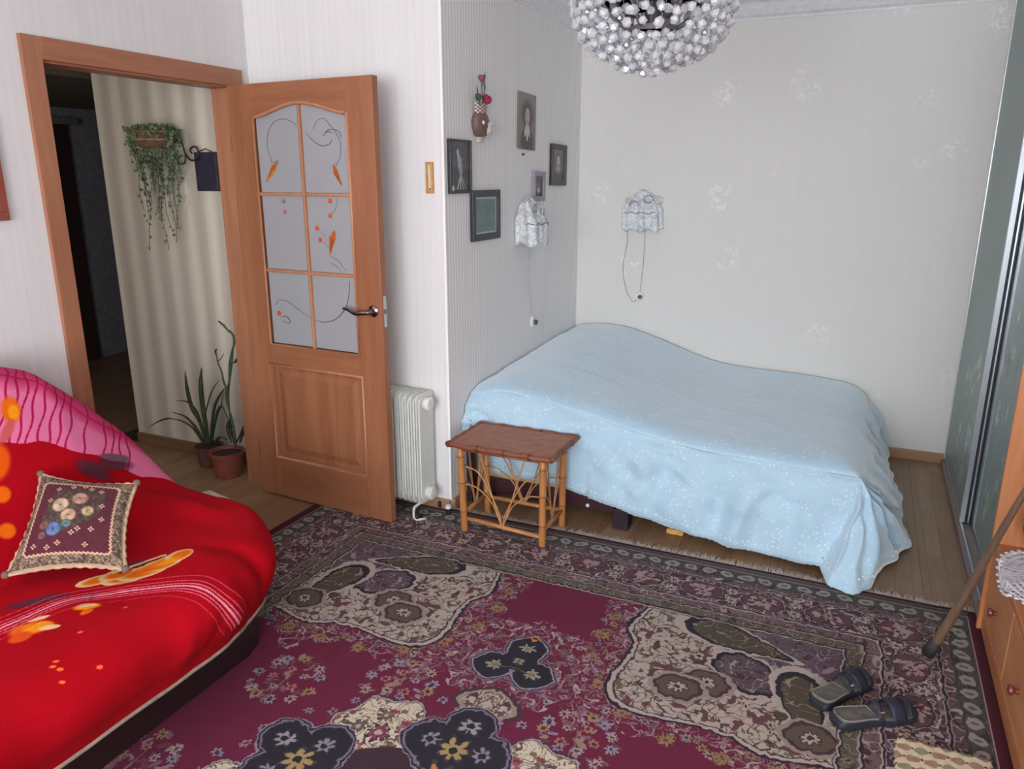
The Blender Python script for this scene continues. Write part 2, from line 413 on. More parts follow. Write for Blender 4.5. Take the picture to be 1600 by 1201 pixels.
# ------------------------------------------------------------------ open glazed door leaf (door_1)
DA = math.atan2(-.04890, .91640)
D0 = Vector((-2.82706, 2.83661, 0))
door = sroot('door_1', D0, 'open wooden door with six frosted panes standing in front of the white wall', DA)
S0, S1, TH = .09, .918, .038
def arch(s):  # bottom edge of the arched top rail
    t = (s-.235)/(.778-.235); return 1.862+.052*(math.sin(PI*t)**1.6 if 0 < t < 1 else 0)
MB().box(S0, .235, 0, TH, .012, 2.005, .003).build('stile', MW, door, local=True)
MB().box(.778, S1, 0, TH, .012, 2.005, .003).build('stile', MW, door, local=True)
n_ = 24; ss = [.235+(.778-.235)*i/n_ for i in range(n_+1)]
b = MB(); b.prism([(q, arch(q)) for q in ss]+[(.778, 2.005), (.235, 2.005)], 0.001, TH-.001, 'y'); b.build('top_rail', MWx, door, local=True)
MB().box(.235, .778, .001, TH-.001, .715, .815, .002).build('lock_rail', MWx, door, local=True)
MB().box(.235, .778, .001, TH-.001, .012, .236, .002).build('bottom_rail', MWx, door, local=True)
# lower raised panel
pn = MB().box(.235, .778, .012, TH-.012, .236, .715).build('lower_panel', MW, door, local=True)
b = MB(); x0, x1, z0, z1 = .262, .752, .262, .69
b.add([(x0, .012, z0), (x1, .012, z0), (x1, .012, z1), (x0, .012, z1), (x0+.03, .002, z0+.03), (x1-.03, .002, z0+.03), (x1-.03, .002, z1-.03), (x0+.03, .002, z1-.03)],
      [(0, 1, 5, 4), (1, 2, 6, 5), (2, 3, 7, 6), (3, 0, 4, 7), (4, 5, 6, 7)])
b.build('raised_field', MW, pn, local=True)
M_mould = wood('door_moulding', (168, 112, 80), (192, 138, 104))
def mould_loop(pts, name, par, r=.008):
    b = MB(); b.tube(pts, r, 6, closed=True); return b.build(name, M_mould, par, local=True, smooth=True)
mould_loop([(.215, 0, .225), (.79, 0, .225), (.79, 0, .712), (.215, 0, .712)], 'panel_moulding', pn, .0085)
mould_loop([(.236, 0.002, .815), (.778, 0.002, .815)]+[(q, .002, arch(q)) for q in ss[::-1]], 'glazing_bead', door, .0085)
# panes
fr = NT('frosted_glass', .55, 0, (176, 176, 180)); fr.b.inputs['Transmission Weight'].default_value = .25; fr.b.inputs['Specular IOR Level'].default_value = .35
fr.bump(fr.noise(fr.geo(), 300, 2), .1, .001)
XM = (.496, .516); ZR = (1.173, 1.525)
panes = {}
for ci, (a, c) in enumerate(((.243, .498), (.514, .770))):
    for ri, (zz0, zz1) in enumerate(((.822, 1.166), (1.182, 1.518), (1.534, None))):
        if zz1 is None:
            qs = [a+(c-a)*i/10 for i in range(11)]; poly = [(a, zz0), (c, zz0)]+[(q, arch(q)-.006) for q in qs[::-1]]
        else: poly = [(a, zz0), (c, zz0), (c, zz1), (a, zz1)]
        b = MB(); b.prism(poly, .014, .019, 'y'); panes[(ci, ri)] = b.build('pane', fr.m, door, local=True)
b = MB(); b.box(.499, .513, .002, TH-.002, .815, 1.912, .004); b.build('muntin', M_mould, door, local=True)
for z in ZR:
    MB().box(.236, .499, .003, TH-.003, z-.007, z+.008, .004).build('muntin', M_mould, door, local=True)
    MB().box(.513, .778, .003, TH-.003, z-.007, z+.008, .004).build('muntin', M_mould, door, local=True)
# painted ornament on the panes: thin raised lines and amber leaves
M_lead = plain('lead_line', (112, 108, 108), .4); M_amb = plain('amber_paint', (184, 92, 34), .25); M_amb2 = plain('amber_light', (214, 140, 60), .25); M_ber = plain('berry_paint', (206, 88, 42), .25)
M_lead2 = plain('lead_line_pale', (196, 192, 190), .4)
def stem(par, pts, r=.0016, m=None):
    P = catmull(pts, 8*len(pts)); MB().tube([(s_, .0125, z_) for s_, z_ in P], [r*(.5+.5*math.sin(PI*(i+.5)/len(P))) for i in range(len(P))], 5).build('painted_stem', m or M_lead, par, local=True, smooth=True)
def aleaf(par, p, q, wd, m=M_amb):
    p = Vector((p[0], 0, p[1])); q = Vector((q[0], 0, q[1])); d = q-p; sd = Vector((d.z, 0, -d.x)).normalized()*wd
    o1 = [p, p+d*.35+sd, p+d*.7+sd*.55, q, p+d*.6-sd*.35, p+d*.3-sd*.6]
    b = MB(); b.prism([(v.x, v.z) for v in o1], .010, .0135, 'y'); b.build('painted_leaf', m, par, local=True)
def berry(par, s_, z_, r=.011, m=None):
    b = MB(); b.lathe([(r, 0), (r*.8, .004), (.0001, .006)], n=12, M=Matrix.Rotation(PI/2, 4, 'X')); b.v = [(x+s_, y+.0135, z+z_) for x, y, z in b.v]; b.build('painted_berry', m or M_ber, par, local=True)
p = panes[(0, 2)]
stem(p, [(.325, 1.66), (.30, 1.73), (.315, 1.80), (.36, 1.842), (.42, 1.85), (.47, 1.83), (.497, 1.81)])
stem(p, [(.318, 1.70), (.322, 1.665), (.36, 1.675), (.358, 1.655)], .001); stem(p, [(.30, 1.75), (.315, 1.69), (.318, 1.63)], .0008, M_lead2)
aleaf(p, (.358, 1.672), (.278, 1.578), .014); aleaf(p, (.345, 1.64), (.285, 1.582), .008, M_amb2)
p = panes[(1, 2)]
stem(p, [(.535, 1.79), (.57, 1.757), (.62, 1.733), (.665, 1.74), (.68, 1.76)], .0022)
stem(p, [(.577, 1.80), (.60, 1.835), (.64, 1.845), (.67, 1.82), (.70, 1.79), (.724, 1.75), (.725, 1.70), (.71, 1.67), (.69, 1.655)], .0016)
stem(p, [(.645, 1.79), (.68, 1.80), (.72, 1.79), (.735, 1.76)], .002); stem(p, [(.63, 1.772), (.655, 1.79), (.69, 1.785)], .002); stem(p, [(.735, 1.75), (.745, 1.70), (.735, 1.65)], .0008, M_lead2)
aleaf(p, (.678, 1.655), (.722, 1.565), .015); aleaf(p, (.69, 1.62), (.72, 1.57), .008, M_amb2); stem(p, [(.71, 1.665), (.69, 1.645), (.675, 1.652)], .0012)
p = panes[(1, 1)]
for s_, z_ in ((.648, 1.499), (.645, 1.436), (.563, 1.379), (.578, 1.327)): berry(p, s_, z_)
stem(p, [(.69, 1.515), (.685, 1.48), (.655, 1.44)], .001); stem(p, [(.565, 1.378), (.60, 1.35), (.61, 1.34)], .001); stem(p, [(.578, 1.327), (.61, 1.305), (.625, 1.29)], .001)
aleaf(p, (.666, 1.374), (.631, 1.262), .02); aleaf(p, (.655, 1.34), (.632, 1.275), .009, M_amb2)
stem(p, [(.63, 1.26), (.65, 1.25), (.68, 1.235), (.70, 1.21), (.719, 1.195)], .0016); stem(p, [(.63, 1.225), (.66, 1.215), (.69, 1.19)], .0014); stem(p, [(.665, 1.26), (.67, 1.31), (.685, 1.33)], .0008, M_lead2)
p = panes[(0, 1)]
M_ber2 = plain('berry_pale', (150, 108, 104), .4)
berry(p, .375, 1.495, .010, M_ber2); berry(p, .378, 1.448, .010, plain('berry_rose', (176, 92, 86), .4))
p = panes[(0, 0)]
stem(p, [(.272, 1.005), (.30, 1.032), (.35, 1.03), (.40, 1.005), (.45, .98), (.495, .955)], .0018); berry(p, .290, .968, .012); stem(p, [(.30, .95), (.33, .955), (.36, .935), (.34, .925), (.31, .935)], .0024); stem(p, [(.32, .96), (.345, .955), (.362, .935)], .0014)
p = panes[(1, 0)]
stem(p, [(.517, .955), (.56, .948), (.62, .96), (.67, .99), (.71, 1.04), (.728, 1.10), (.735, 1.15)], .0026)
# handle and latch
M_chr = NT('dark_chrome', .18, 1, (150, 140, 138)).m; M_chr2 = NT('bright_steel', .2, 1, (215, 212, 208)).m
hb = MB(); hb.lathe([(.0265, 0), (.0265, .006), (.021, .011), (.013, .013), (.012, .03), (.009, .034)], n=24, M=Matrix.Rotation(PI/2, 4, 'X')); hb.v = [(x+.873, y, z+1.027) for x, y, z in hb.v]
hd_ = smoothby(hb.build('handle', M_chr, door, local=True))
P = catmull([(.874, -.035, 1.024), (.84, -.043, 1.022), (.80, -.045, 1.018), (.765, -.043, 1.03), (.733, -.04, 1.034)], 24)
MB().tube(P, [.0095, *[.010+.002*math.sin(PI*i/23) for i in range(10)], *[.010*(1-.45*i/13) for i in range(13)]], 10).build('lever', M_chr, hd_, local=True, smooth=True)
MB().box(S1-.001, S1+.0025, .008, .030, .955, 1.095, .001).build('latch_plate', M_chr2, door, local=True)
MB().box(S1, S1+.006, .013, .025, 1.015, 1.035, .001).build('latch_bolt', M_chr, door, local=True)
for z in (.25, 1.75):
    b = MB(); b.lathe([(.007, -.04), (.007, .04)], c=(S0-.008, .016, z), n=10); b.build('hinge', M_chr, door, local=True)

# ------------------------------------------------------------------ patterned rug
RX0, RX1, RY1, RC = -2.385, .545, 3.05, -.92
HU, HV = 1.465, 1.886
cv = Canvas(0, HU, 0, HV, .002, C(104, 20, 54))
U, V = cv.X, cv.Y
crim, cream, maroon, mauve, navy, olive, yel, blu, edge = C(104, 20, 54), C(178, 162, 152), C(72, 42, 56), C(120, 100, 110), C(34, 30, 42), C(100, 88, 72), C(164, 136, 90), C(112, 118, 136), C(78, 16, 38)
wx = (vnoise(U, V, .045, 1)-.5)*.05; wy = (vnoise(U, V, .045, 2)-.5)*.05
n1 = vnoise(U+wx, V+wy, .026, 3); n2 = vnoise(U+wy+.3, V-wx, .017, 4); n3 = vnoise(U, V, .03, 5); n4 = vnoise(U, V, .009, 6); n5 = vnoise(U-wx, V+wy, .05, 9)
vine = np.abs(n1-.5) < .045; vine2 = np.abs(n2-.5) < .06; dots = n4 > .72
def busy(mask, ground, c1, c2, c3=None):
    cv.a[mask] = ground
    cv.a[mask & (n3 > .62)] = np.array(c3 if c3 is not None else ground)
    cv.a[mask & vine2] = c2
    cv.a[mask & vine] = c1
    cv.a[mask & dots & (n5 > .5)] = c2
# plain field with dense scroll work around the spandrels
a_ = 1.0-U; b_ = V-.465
inner = (a_ > 0) & (b_ > 0)
ang = np.arctan2(b_/.58, a_/.66); g = np.hypot(a_/.66, b_/.58)*(1-.20*np.sin(2*ang)**2-.07*np.abs(np.cos(ang*4))+.03*np.cos(ang*12)+.03)
lace = inner & (g < 1.20+.06*np.cos(ang*14)+.10*(n5-.5))
cv.a[lace & (np.abs(n2-.5) < .08)] = C(132, 90, 102); cv.a[lace & (np.abs(n1-.5) < .05)] = cream*.92; cv.a[lace & (n4 > .8)] = mauve
gg = np.random.default_rng(3)
for k in range(46):
    t = PI/2*(k+.5)/46; rr = 1.04+.18*gg.random(); rr *= 1+.22*math.sin(2*t)**2; px = 1.0-.66*rr*math.cos(t); py = .465+.58*rr*math.sin(t)
    cv.flower(px, py, .011+.011*gg.random(), [cream*.9, yel*.9, C(146, 128, 130), blu*.9][gg.integers(4)], maroon, 7, gg.random()*3, C(70, 22, 44))
for k in range(8):
    t = PI/2*(.12+.76*k/7); rr = 1.17*(1+.22*math.sin(2*t)**2); px = 1.0-.66*rr*math.cos(t); py = .465+.58*rr*math.sin(t); cv.flower(px, py, .030, yel*.9, C(120, 60, 60), 9, k, C(92, 34, 46))
sp = inner & (g < 1.0)
cv.a[inner & (g < 1.045)] = navy; cv.a[inner & (g < 1.03)] = cream; cv.a[inner & (g < 1.008)] = maroon
cv.a[sp] = cream
cv.a[sp & (np.abs(n1-.5) < .06)] = C(72, 58, 52); cv.a[sp & (np.abs(n2-.5) < .05)] = C(104, 92, 76); cv.a[sp & (n3 > .8)] = C(98, 62, 68)
for k in range(60):
    t = PI/2*gg.random(); rr = .3+.62*gg.random(); cv.flower(1.0-.66*rr*math.cos(t), .465+.58*rr*math.sin(t), .013+.01*gg.random(), [C(90, 68, 62), C(120, 104, 92), cream][gg.integers(3)], [navy, maroon, yel][gg.integers(3)], 5, k)
# grey-mauve corner medallion and palmettes in the spandrel
def patch(cu, cvv, ru, rv, an, col, out1, out2, lob=0, tip=0.0):
    x = U-cu; y = V-cvv; c, q = math.cos(an), math.sin(an); u = (x*c+y*q)/ru; v = (-x*q+y*c)/(rv*(1-tip*np.clip((x*c+y*q)/ru, -1, 1))); th = np.arctan2(v, u)
    d = np.hypot(u, v)/(1+.13*np.abs(np.cos(lob*th/2)) if lob else 1)
    e = .010/min(ru, rv)
    cv.a[d < 1+2.2*e] = out1; cv.a[d < 1+e] = out2; m = d < 1; cv.a[m] = col; return m, d
def speck(m, c1, c2): cv.a[m & (np.abs(n2-.5) < .07)] = c1; cv.a[m & (np.abs(n1-.5) < .035)] = c2
m, d = patch(1.0, .465, .36, .30, 0, mauve*.8, cream, navy); m &= inner; speck(m, maroon, C(150, 130, 140))
m, d = patch(.71, .735, .10, .075, .7, mauve*.75, cream, navy, 8); speck(m, maroon, C(160, 140, 140))
m, d = patch(.66, .55, .17, .055, .25, olive*.8, cream, navy, 0, .55); speck(m, C(80, 62, 54), C(150, 134, 112))
m, d = patch(.90, .83, .15, .055, 1.35, olive*.8, cream, navy, 0, .55); speck(m, C(80, 62, 54), C(150, 134, 112))
for px, py in ((.60, .84), (.93, .97), (.52, .90)):
    m, d = patch(px, py, .06, .05, 0, C(92, 78, 66), C(150, 136, 126), maroon, 6); cv.flower(px, py, .032, cream, maroon, 8, 0, navy)
# clip back what spilled outside the inner field
# centre pendant and bouquets
pen = np.hypot(U/.27, (V-.99)/.25)*(1+.12*(n5-.5)+.05*np.cos(10*np.arctan2(V-.99, U)))
mk = pen < 1; cv.a[mk & (np.abs(n2-.5) < .10)] = C(124, 92, 108); cv.a[mk & (np.abs(n1-.5) < .05)] = C(176, 156, 150); cv.a[mk & (n4 > .82)] = olive
for k in range(24):
    t = 2*PI*k/24; cv.flower(abs(.235*math.cos(t)), .99+.22*math.sin(t), .013, [C(156, 140, 156), C(150, 112, 112), cream*.9][k % 3], maroon, 6, k)
def tref(cu, cvv, R, grow, col):
    m = (np.hypot(U-cu, V-(cvv-.06*R)) < .056*R+grow) | (np.hypot(np.abs(U-cu)-.066*R, V-(cvv+.055*R)) < .056*R+grow) | (np.hypot(U-cu, V-(cvv+.01)) < .05*R+grow)
    cv.a[m] = col; return m
tref(0, .98, 1.1, .022, mauve); tref(0, .98, 1.1, .016, navy); tref(0, .98, 1.1, .012, C(150, 134, 150)); m = tref(0, .98, 1.1, .004, navy)
for px, py, rr in ((0, .91, .03), (.07, 1.04, .03), (0, .99, .024)): cv.flower(px, py, rr, C(150, 144, 130), yel*.8, 7, 0)
cv.line([(0, 1.08), (0, .93)], .006, olive); cv.line([(0, 1.03), (.06, 1.04)], .006, olive)
m, d = patch(0, 1.235, .075, .055, 0, cream, maroon, C(150, 134, 120), 5); speck(m, C(100, 76, 66), C(80, 50, 56))
cv.flower(0, .845, .022, C(200, 130, 70), maroon, 5, 0)
MC = (0, HV)
def pol(r, deg): return (abs(r*math.sin(math.radians(deg))), HV-r*math.cos(math.radians(deg)))
def bouquet(cu, cvv, R, seed):
    q = np.random.default_rng(seed)
    cv.sprig(cu, cvv, R, [C(124, 90, 104), C(150, 120, 110), C(110, 60, 70), C(140, 120, 140)], 44, seed)
    cv.line([(cu, cvv+R*.9), (cu, cvv-R*.3)], .005, C(120, 96, 80))
    for k in range(11):
        t = 2*PI*k/11+q.random()*.3; cv.flower(cu+R*.86*math.cos(t), cvv+R*.86*math.sin(t), R*.19, [C(140, 144, 156), cream*.92, yel*.95][k % 3], C(80, 40, 56), 8, t)
    for k in range(5):
        t = 2*PI*k/5; cv.flower(cu+R*.42*math.cos(t), cvv+R*.42*math.sin(t), R*.15, [C(170, 110, 90), cream*.9][k % 2], maroon, 6, t)
bouquet(*pol(.70, 26), .125, 11); bouquet(*pol(.82, 53), .125, 12); bouquet(*pol(.80, 88), .125, 13)
for k in range(14): q = pol(.60+.03*(k % 2), 6+k*6.4); cv.flower(q[0], q[1], .02, [C(150, 120, 130), C(140, 130, 150)][k % 2], maroon, 6, k)
# medallion
x = U; y = HV-V; R_ = np.hypot(x, y); TH_ = np.degrees(np.arctan2(x, y))
for cx_ in (30, 90):
    qx, qy = pol(.47, cx_); d = np.hypot(x-qx, V-qy); lob = .150*(1+.10*np.cos(np.arctan2(V-qy, x-qx)*7))
    cv.a[d < lob+.016] = maroon; cv.a[d < lob+.010] = C(170, 150, 150); cv.a[d < lob+.003] = C(80, 60, 60)
    m = d < lob; cv.a[m] = C(204, 190, 170); cv.a[m & (np.abs(n1-.5) < .055)] = C(84, 66, 58); cv.a[m & (np.abs(n2-.5) < .05)] = C(116, 104, 78); cv.a[m & (n3 > .86)] = C(140, 60, 70)
    for k in range(5): cv.flower(qx+.075*math.cos(k*1.26), qy+.075*math.sin(k*1.26), .025, [C(110, 90, 76), C(150, 80, 90)][k % 2], cream, 6, k, C(70, 50, 50))
    cv.flower(qx, qy, .035, C(130, 60, 80), cream, 8, 0, navy)
core = R_ < .41; cv.a[core] = C(60, 34, 46)
for cx_ in (0, 60):
    qx, qy = pol(.47, cx_); t = math.radians(cx_)
    dmin = np.full_like(U, 9.0)
    for (rr, off, rad) in ((.545, 0, .065), (.45, .085, .068), (.45, -.085, .068), (.42, 0, .09)):
        lx = rr*math.sin(t)+off*math.cos(t); ly = rr*math.cos(t)-off*math.sin(t); dmin = np.minimum(dmin, np.hypot(x-lx, y-ly)-rad)
    cv.a[dmin < .024] = C(150, 134, 148); cv.a[(dmin < .020)] = navy; cv.a[dmin < .014] = C(120, 106, 128); m = dmin < .006; cv.a[m] = navy
    for (rr, off, s_, c_) in ((.545, 0, .036, C(150, 148, 150)), (.45, .085, .032, C(136, 130, 146)), (.45, -.085, .032, C(136, 130, 146)), (.44, 0, .05, yel), (.33, 0, .05, C(180, 120, 70))):
        lx = rr*math.sin(t)+off*math.cos(t); ly = rr*math.cos(t)-off*math.sin(t); cv.flower(lx, HV-ly, s_, c_, navy, 7, t+1, C(60, 56, 60))
m = R_ < .30; cv.a[m] = C(110, 36, 58); speck(m, C(160, 130, 110), cream*.9); m = R_ < .14; cv.a[m] = navy; speck(m, yel, cream)
# borders (built from the edge inwards)
D = np.minimum(HU-U, V); al = np.where(HU-U < V, V, U)
def band(d0, d1): return (D >= d0) & (D < d1)
busy(band(.0, .465) & ((D < .345+.12)), C(84, 62, 72), cream*.95, maroon, C(112, 92, 98))
m = band(.030, .47); cv.a[m] = C(84, 62, 72)
# inner guard band
m = band(.345, .465); cv.a[m] = C(98, 88, 76); cv.a[m & vine2] = C(64, 50, 52); cv.a[m & vine] = C(140, 128, 110)
m = band(.345, .405); cv.a[m] = C(112, 88, 92); cv.a[m & vine2] = C(70, 40, 52); cv.a[m & vine] = C(160, 140, 138)
for q in np.arange(.03, 1.9, .062):
    for (cu, cvv) in ((q, .435), (HU-.435, q)):
        if min(HU-cu, cvv) > .43: cv.flower(cu, cvv, .017, C(132, 124, 104), C(70, 50, 56), 6, q*9, C(60, 50, 48))
# main border
m = band(.165, .345); cv.a[m] = C(76, 50, 60); cv.a[m & (n3 > .55)] = C(104, 82, 88); cv.a[m & vine2] = C(58, 36, 44); cv.a[m & (np.abs(n1-.5) < .055)] = C(184, 170, 162); cv.a[m & dots] = C(150, 132, 128)
for k, q in enumerate(np.arange(.0, 1.95, .236)):
    for (cu, cvv) in ((q, .255), (HU-.255, q)):
        if abs(min(HU-cu, cvv)-.255) < .01:
            hz = cvv == .255
            for (sx, sy, col) in ((.084, .062, cream*.9), (.081, .060, navy), (.076, .055, C(96, 62, 70))):
                cv.ell(cu, cvv, sx if hz else sy, sy if hz else sx, col)
            cv.sprig(cu, cvv, .045, [C(160, 130, 130), C(80, 40, 54), cream*.9], 34, k+60); cv.flower(cu, cvv, .024, C(160, 140, 140), maroon, 8, 0)
    for (cu, cvv, s_) in ((q+.118, .225, 1), (q+.118, .29, -1), (HU-.225, q+.118, 1), (HU-.29, q+.118, -1)):
        if abs(min(HU-cu, cvv)-.255) < .05: cv.flower(cu, cvv, .030, cream, C(100, 70, 76), 8, k, C(60, 36, 44))
# outer guard band with lozenges
m = band(.055, .165); cv.a[m] = C(76, 78, 64); cv.a[m & vine2] = C(56, 50, 50)
m = band(.125, .165); cv.a[m] = C(96, 76, 80); cv.a[m & vine2] = C(60, 38, 48); cv.a[m & vine] = C(170, 154, 148)
for k, q in enumerate(np.arange(.02, 1.95, .075)):
    for (cu, cvv, hz) in ((q, .09, 1), (HU-.09, q, 0)):
        if abs(min(HU-cu, cvv)-.09) < .01:
            cv.ell(cu, cvv, .030 if hz else .022, .022 if hz else .030, C(150, 142, 140), (.5 if k % 2 else -.5)); cv.ell(cu, cvv, .012, .008, C(104, 88, 92))
for dd, wd, c_ in ((.465, .006, cream), (.458, .006, navy), (.405, .005, cream*.9), (.399, .005, navy), (.352, .006, cream), (.345, .007, navy), (.338, .005, C(150, 130, 126)), (.170, .005, cream*.9), (.164, .006, navy), (.158, .005, C(150, 134, 130)), (.122, .004, C(60, 50, 50)), (.052, .005, C(168, 152, 152))):
    cv.a[(D > dd-wd) & (D <= dd)] = c_
cv.a[D < .047] = edge
# along the fringed end the crimson selvedge is thinner than along the sides
m = (V < .030) & (HU-U > .047); cv.a[(V < .047) & (HU-U > .047)] = C(96, 84, 84); cv.a[(V < .018)] = edge; cv.a[(V >= .018) & (V < .022) & (HU-U > .047)] = C(168, 152, 152)
dxw = ((vnoise(U, V, .016, 81)-.5)*7+(vnoise(U, V, .05, 83)-.5)*5).astype(int); dyw = ((vnoise(U, V, .016, 82)-.5)*7+(vnoise(U, V, .05, 84)-.5)*5).astype(int)
jj, ii = np.mgrid[0:cv.h, 0:cv.w]; inn = (D > .055)
dxw[~inn] = 0; dyw[~inn] = 0
cv.a = cv.a[np.clip(jj+dyw, 0, cv.h-1), np.clip(ii+dxw, 0, cv.w-1)]
cv.a = cv.a*(1+.10*(rng.random((cv.h, cv.w, 1))-.5))
M_rug = imgmat('woven_rug', cv.a, .92, 'MIRROR', .5, 0)
RUGT = .010
nxx, nyy = 60, 78
xs = np.linspace(RX0, RX1, nxx); ys = np.linspace(RY1-2*HV, RY1, nyy)
Xg, Yg = np.meshgrid(xs, ys, indexing='ij'); Zg = RUGT+.0015*(vnoise(Xg, Yg, .4, 8)-.5)
kink = np.clip(1-np.hypot((Xg-.49)/.10, (Yg-3.02)/.07), 0, 1); Zg = Zg+.006*kink; Yg = Yg+.0*kink
uv = np.stack([(Xg-RC)/HU, (RY1-Yg)/HV], -1)
rug = tag(MB().grid(np.stack([Xg, Yg, Zg], -1), uv).build('rug', M_rug, smooth=True, solid=RUGT-.002), 'large crimson oriental rug with a dark floral border and central medallion', 'rug')
b = MB(); r_ = random.Random(4); Xq = RX0
while Xq < RX1:
    L = .045+.03*r_.random(); dx = (r_.random()-.5)*.035; z_ = .004+.004*r_.random()
    b.add([(Xq-.002, RY1-.004, .008), (Xq+.002, RY1-.004, .008), (Xq+.002+dx*.4, RY1+L*.5, z_+.003), (Xq-.002+dx*.4, RY1+L*.5, z_+.003), (Xq+dx+.0025, RY1+L, .0015), (Xq+dx-.0025, RY1+L, .0015)], [(0, 1, 2, 3), (3, 2, 4, 5)])
    Xq += .0035
b.build('fringe', plain('fringe_yarn', (188, 172, 160), .9), rug, kind='stuff')
# crocheted mat at the lower right
cm = Canvas(0, 1, 0, 1, .003, C(214, 200, 172))
for i in range(-1, 9):
    for j in range(-1, 9):
        cx_ = (i+.5*(j % 2))*.135; cy_ = j*.125; cm.ell(cx_, cy_, .056, .042, C(168, 134, 110) if (i*3+j) % 5 else C(150, 146, 120), .2); cm.ell(cx_+.067, cy_+.01, .012, .012, C(96, 60, 50))
Xg, Yg = np.meshgrid(np.linspace(.232, .475, 40), np.linspace(1.84, 2.175, 40), indexing='ij')
sc_ = .006*np.sin(np.linspace(0, 40*PI, 40)); Yg2 = Yg.copy(); Yg2[:, -1] += .006*np.sin(np.arange(40)*2.1); Xg2 = Xg.copy(); Xg2[0] += .004*np.sin(np.arange(40)*2.1); Xg2[-1] += .004*np.sin(np.arange(40)*2.3)
Xg2[0, -4:] += np.array([.0, .004, .010, .02])
bm_ = Canvas
hexh = .5+.5*np.cos((Xg-.232)*2*PI/.033)*np.cos((Yg)*2*PI/.042)
mat_o = MB().grid(np.stack([Xg2, Yg2, .026+.004*hexh], -1), np.stack([(Xg-.232)/.335, (Yg-1.84)/.335], -1)).build('mat', imgmat('knit_mat', cm.a, .95, 'REPEAT', .6), smooth=True, solid=.012)
tag(mat_o, 'beige knitted lattice mat lying on the rug beneath the wooden cabinet knobs', 'mat')

# ------------------------------------------------------------------ bed and coverlet
bed = thing('bed', 'low bed with maroon rail and cream mattress hidden under the blue coverlet', 'bed', (-.8, 4.0, 0))
M_mar = wood('maroon_wood', (54, 26, 34), (72, 36, 44), 'x'); M_cr = plain('mattress_cloth', (204, 170, 132), .8, bumpy=.1)
MB().box(-1.71, .02, 3.27, 4.79, .10, .40, .03).build('mattress', M_cr, bed)
MB().box(-1.70, -.90, 3.235, 3.265, .055, .125, .004).build('side_rail', M_mar, bed)
MB().box(-.90, .0, 3.29, 3.32, .055, .125, .004).build('side_rail', M_mar, bed)
for x, y in ((-.945, 3.19), (-.06, 3.30), (-.06, 4.66)):
    MB().box(x, x+.075, y, y+.075, 0, .10, .004).build('leg', plain('bed_leg', (40, 24, 36), .5), bed)
MB().box(-1.715, -1.685, 3.185, 3.225, 0, .44, .003).build('post', plain('post_dark', (44, 30, 36), .5), bed)
MB().box(-1.66, -1.60, 3.24, 3.28, 0, .12, .004).build('leg', plain('bed_leg', (40, 24, 36), .5), bed)
q = MB(); q.lathe([(.009, 0), (.009, .004), (.004, .006)], n=10, M=Matrix.Rotation(PI/2, 4, 'X')); q.v = [(x-1.083, y+3.235, z+.075) for x, y, z in q.v]; q.build('screw_cap', M_white, bed)
tag(MB().box(-.70, -.62, 3.24, 3.34, .002, .028, .008).build('slipper_tip', plain('yellow_felt', (206, 158, 78), .9)), 'yellow object peeking out on the floor under the blue coverlet', 'slipper')

fz = lambda x: np.interp(x, [-1.72, -1.55, -1.3, -1.05, -.9, -.8, -.65, -.45, -.2, .08], [.595, .635, .60, .565, .535, .515, .49, .478, .470, .462])
bz = lambda x: np.interp(x, [-1.72, -1.5, -1.35, -1.15, -1.0, -.85, -.7, -.5, -.2, .08], [.645, .665, .650, .595, .545, .495, .468, .455, .445, .432])
def sm(a, k=5):
    kk = np.ones(2*k+1)/(2*k+1); return np.convolve(np.pad(a, (k, k), 'edge'), kk, 'valid')
NX, NY = 150, 90
xs = np.linspace(-1.725, .08, NX); ys = np.linspace(3.24, 4.795, NY)
fzs = sm(fz(xs), 6); bzs = sm(bz(xs), 6)
X, Y = np.meshgrid(xs, ys, indexing='ij'); t = (Y-3.24)/(4.795-3.24); tt = t*t*(3-2*t)
Z = fzs[:, None]*(1-tt)+bzs[:, None]*tt
Z += .022*np.exp(-((X+1.35)/.28)**2-((Y-3.9)/.5)**2)
Z += .010*(vnoise(X*1.0, Y*1.8, .32, 21)-.5)+.004*(vnoise(X*.8+Y*.5, Y*2.0, .11, 22)-.5)
for (x0, y0, x1, y1, am) in ((-1.6, 4.35, -.9, 4.2, .006), (-1.5, 3.95, -.75, 3.85, .006), (-1.65, 3.7, -1.0, 3.62, .006), (-.7, 3.75, .0, 3.68, .004), (-1.1, 3.35, -.5, 3.6, -.005)):
    L = math.hypot(x1-x0, y1-y0); ux, uy = (x1-x0)/L, (y1-y0)/L; s_ = (X-x0)*ux+(Y-y0)*uy; d_ = -(X-x0)*uy+(Y-y0)*ux+.012*np.sin(s_*9)
    Z += am*np.exp(-(d_/.014)**2)*np.clip(np.sin(np.clip(s_/L, 0, 1)*PI), 0, 1)
ed = np.minimum(Y-3.24, .08-X); Z -= .048*np.exp(-np.clip(ed, 0, 1)/.05)
Z -= .02*np.exp(-np.clip(X+1.725, 0, 1)/.03)
topP = np.stack([X, Y, Z], -1)
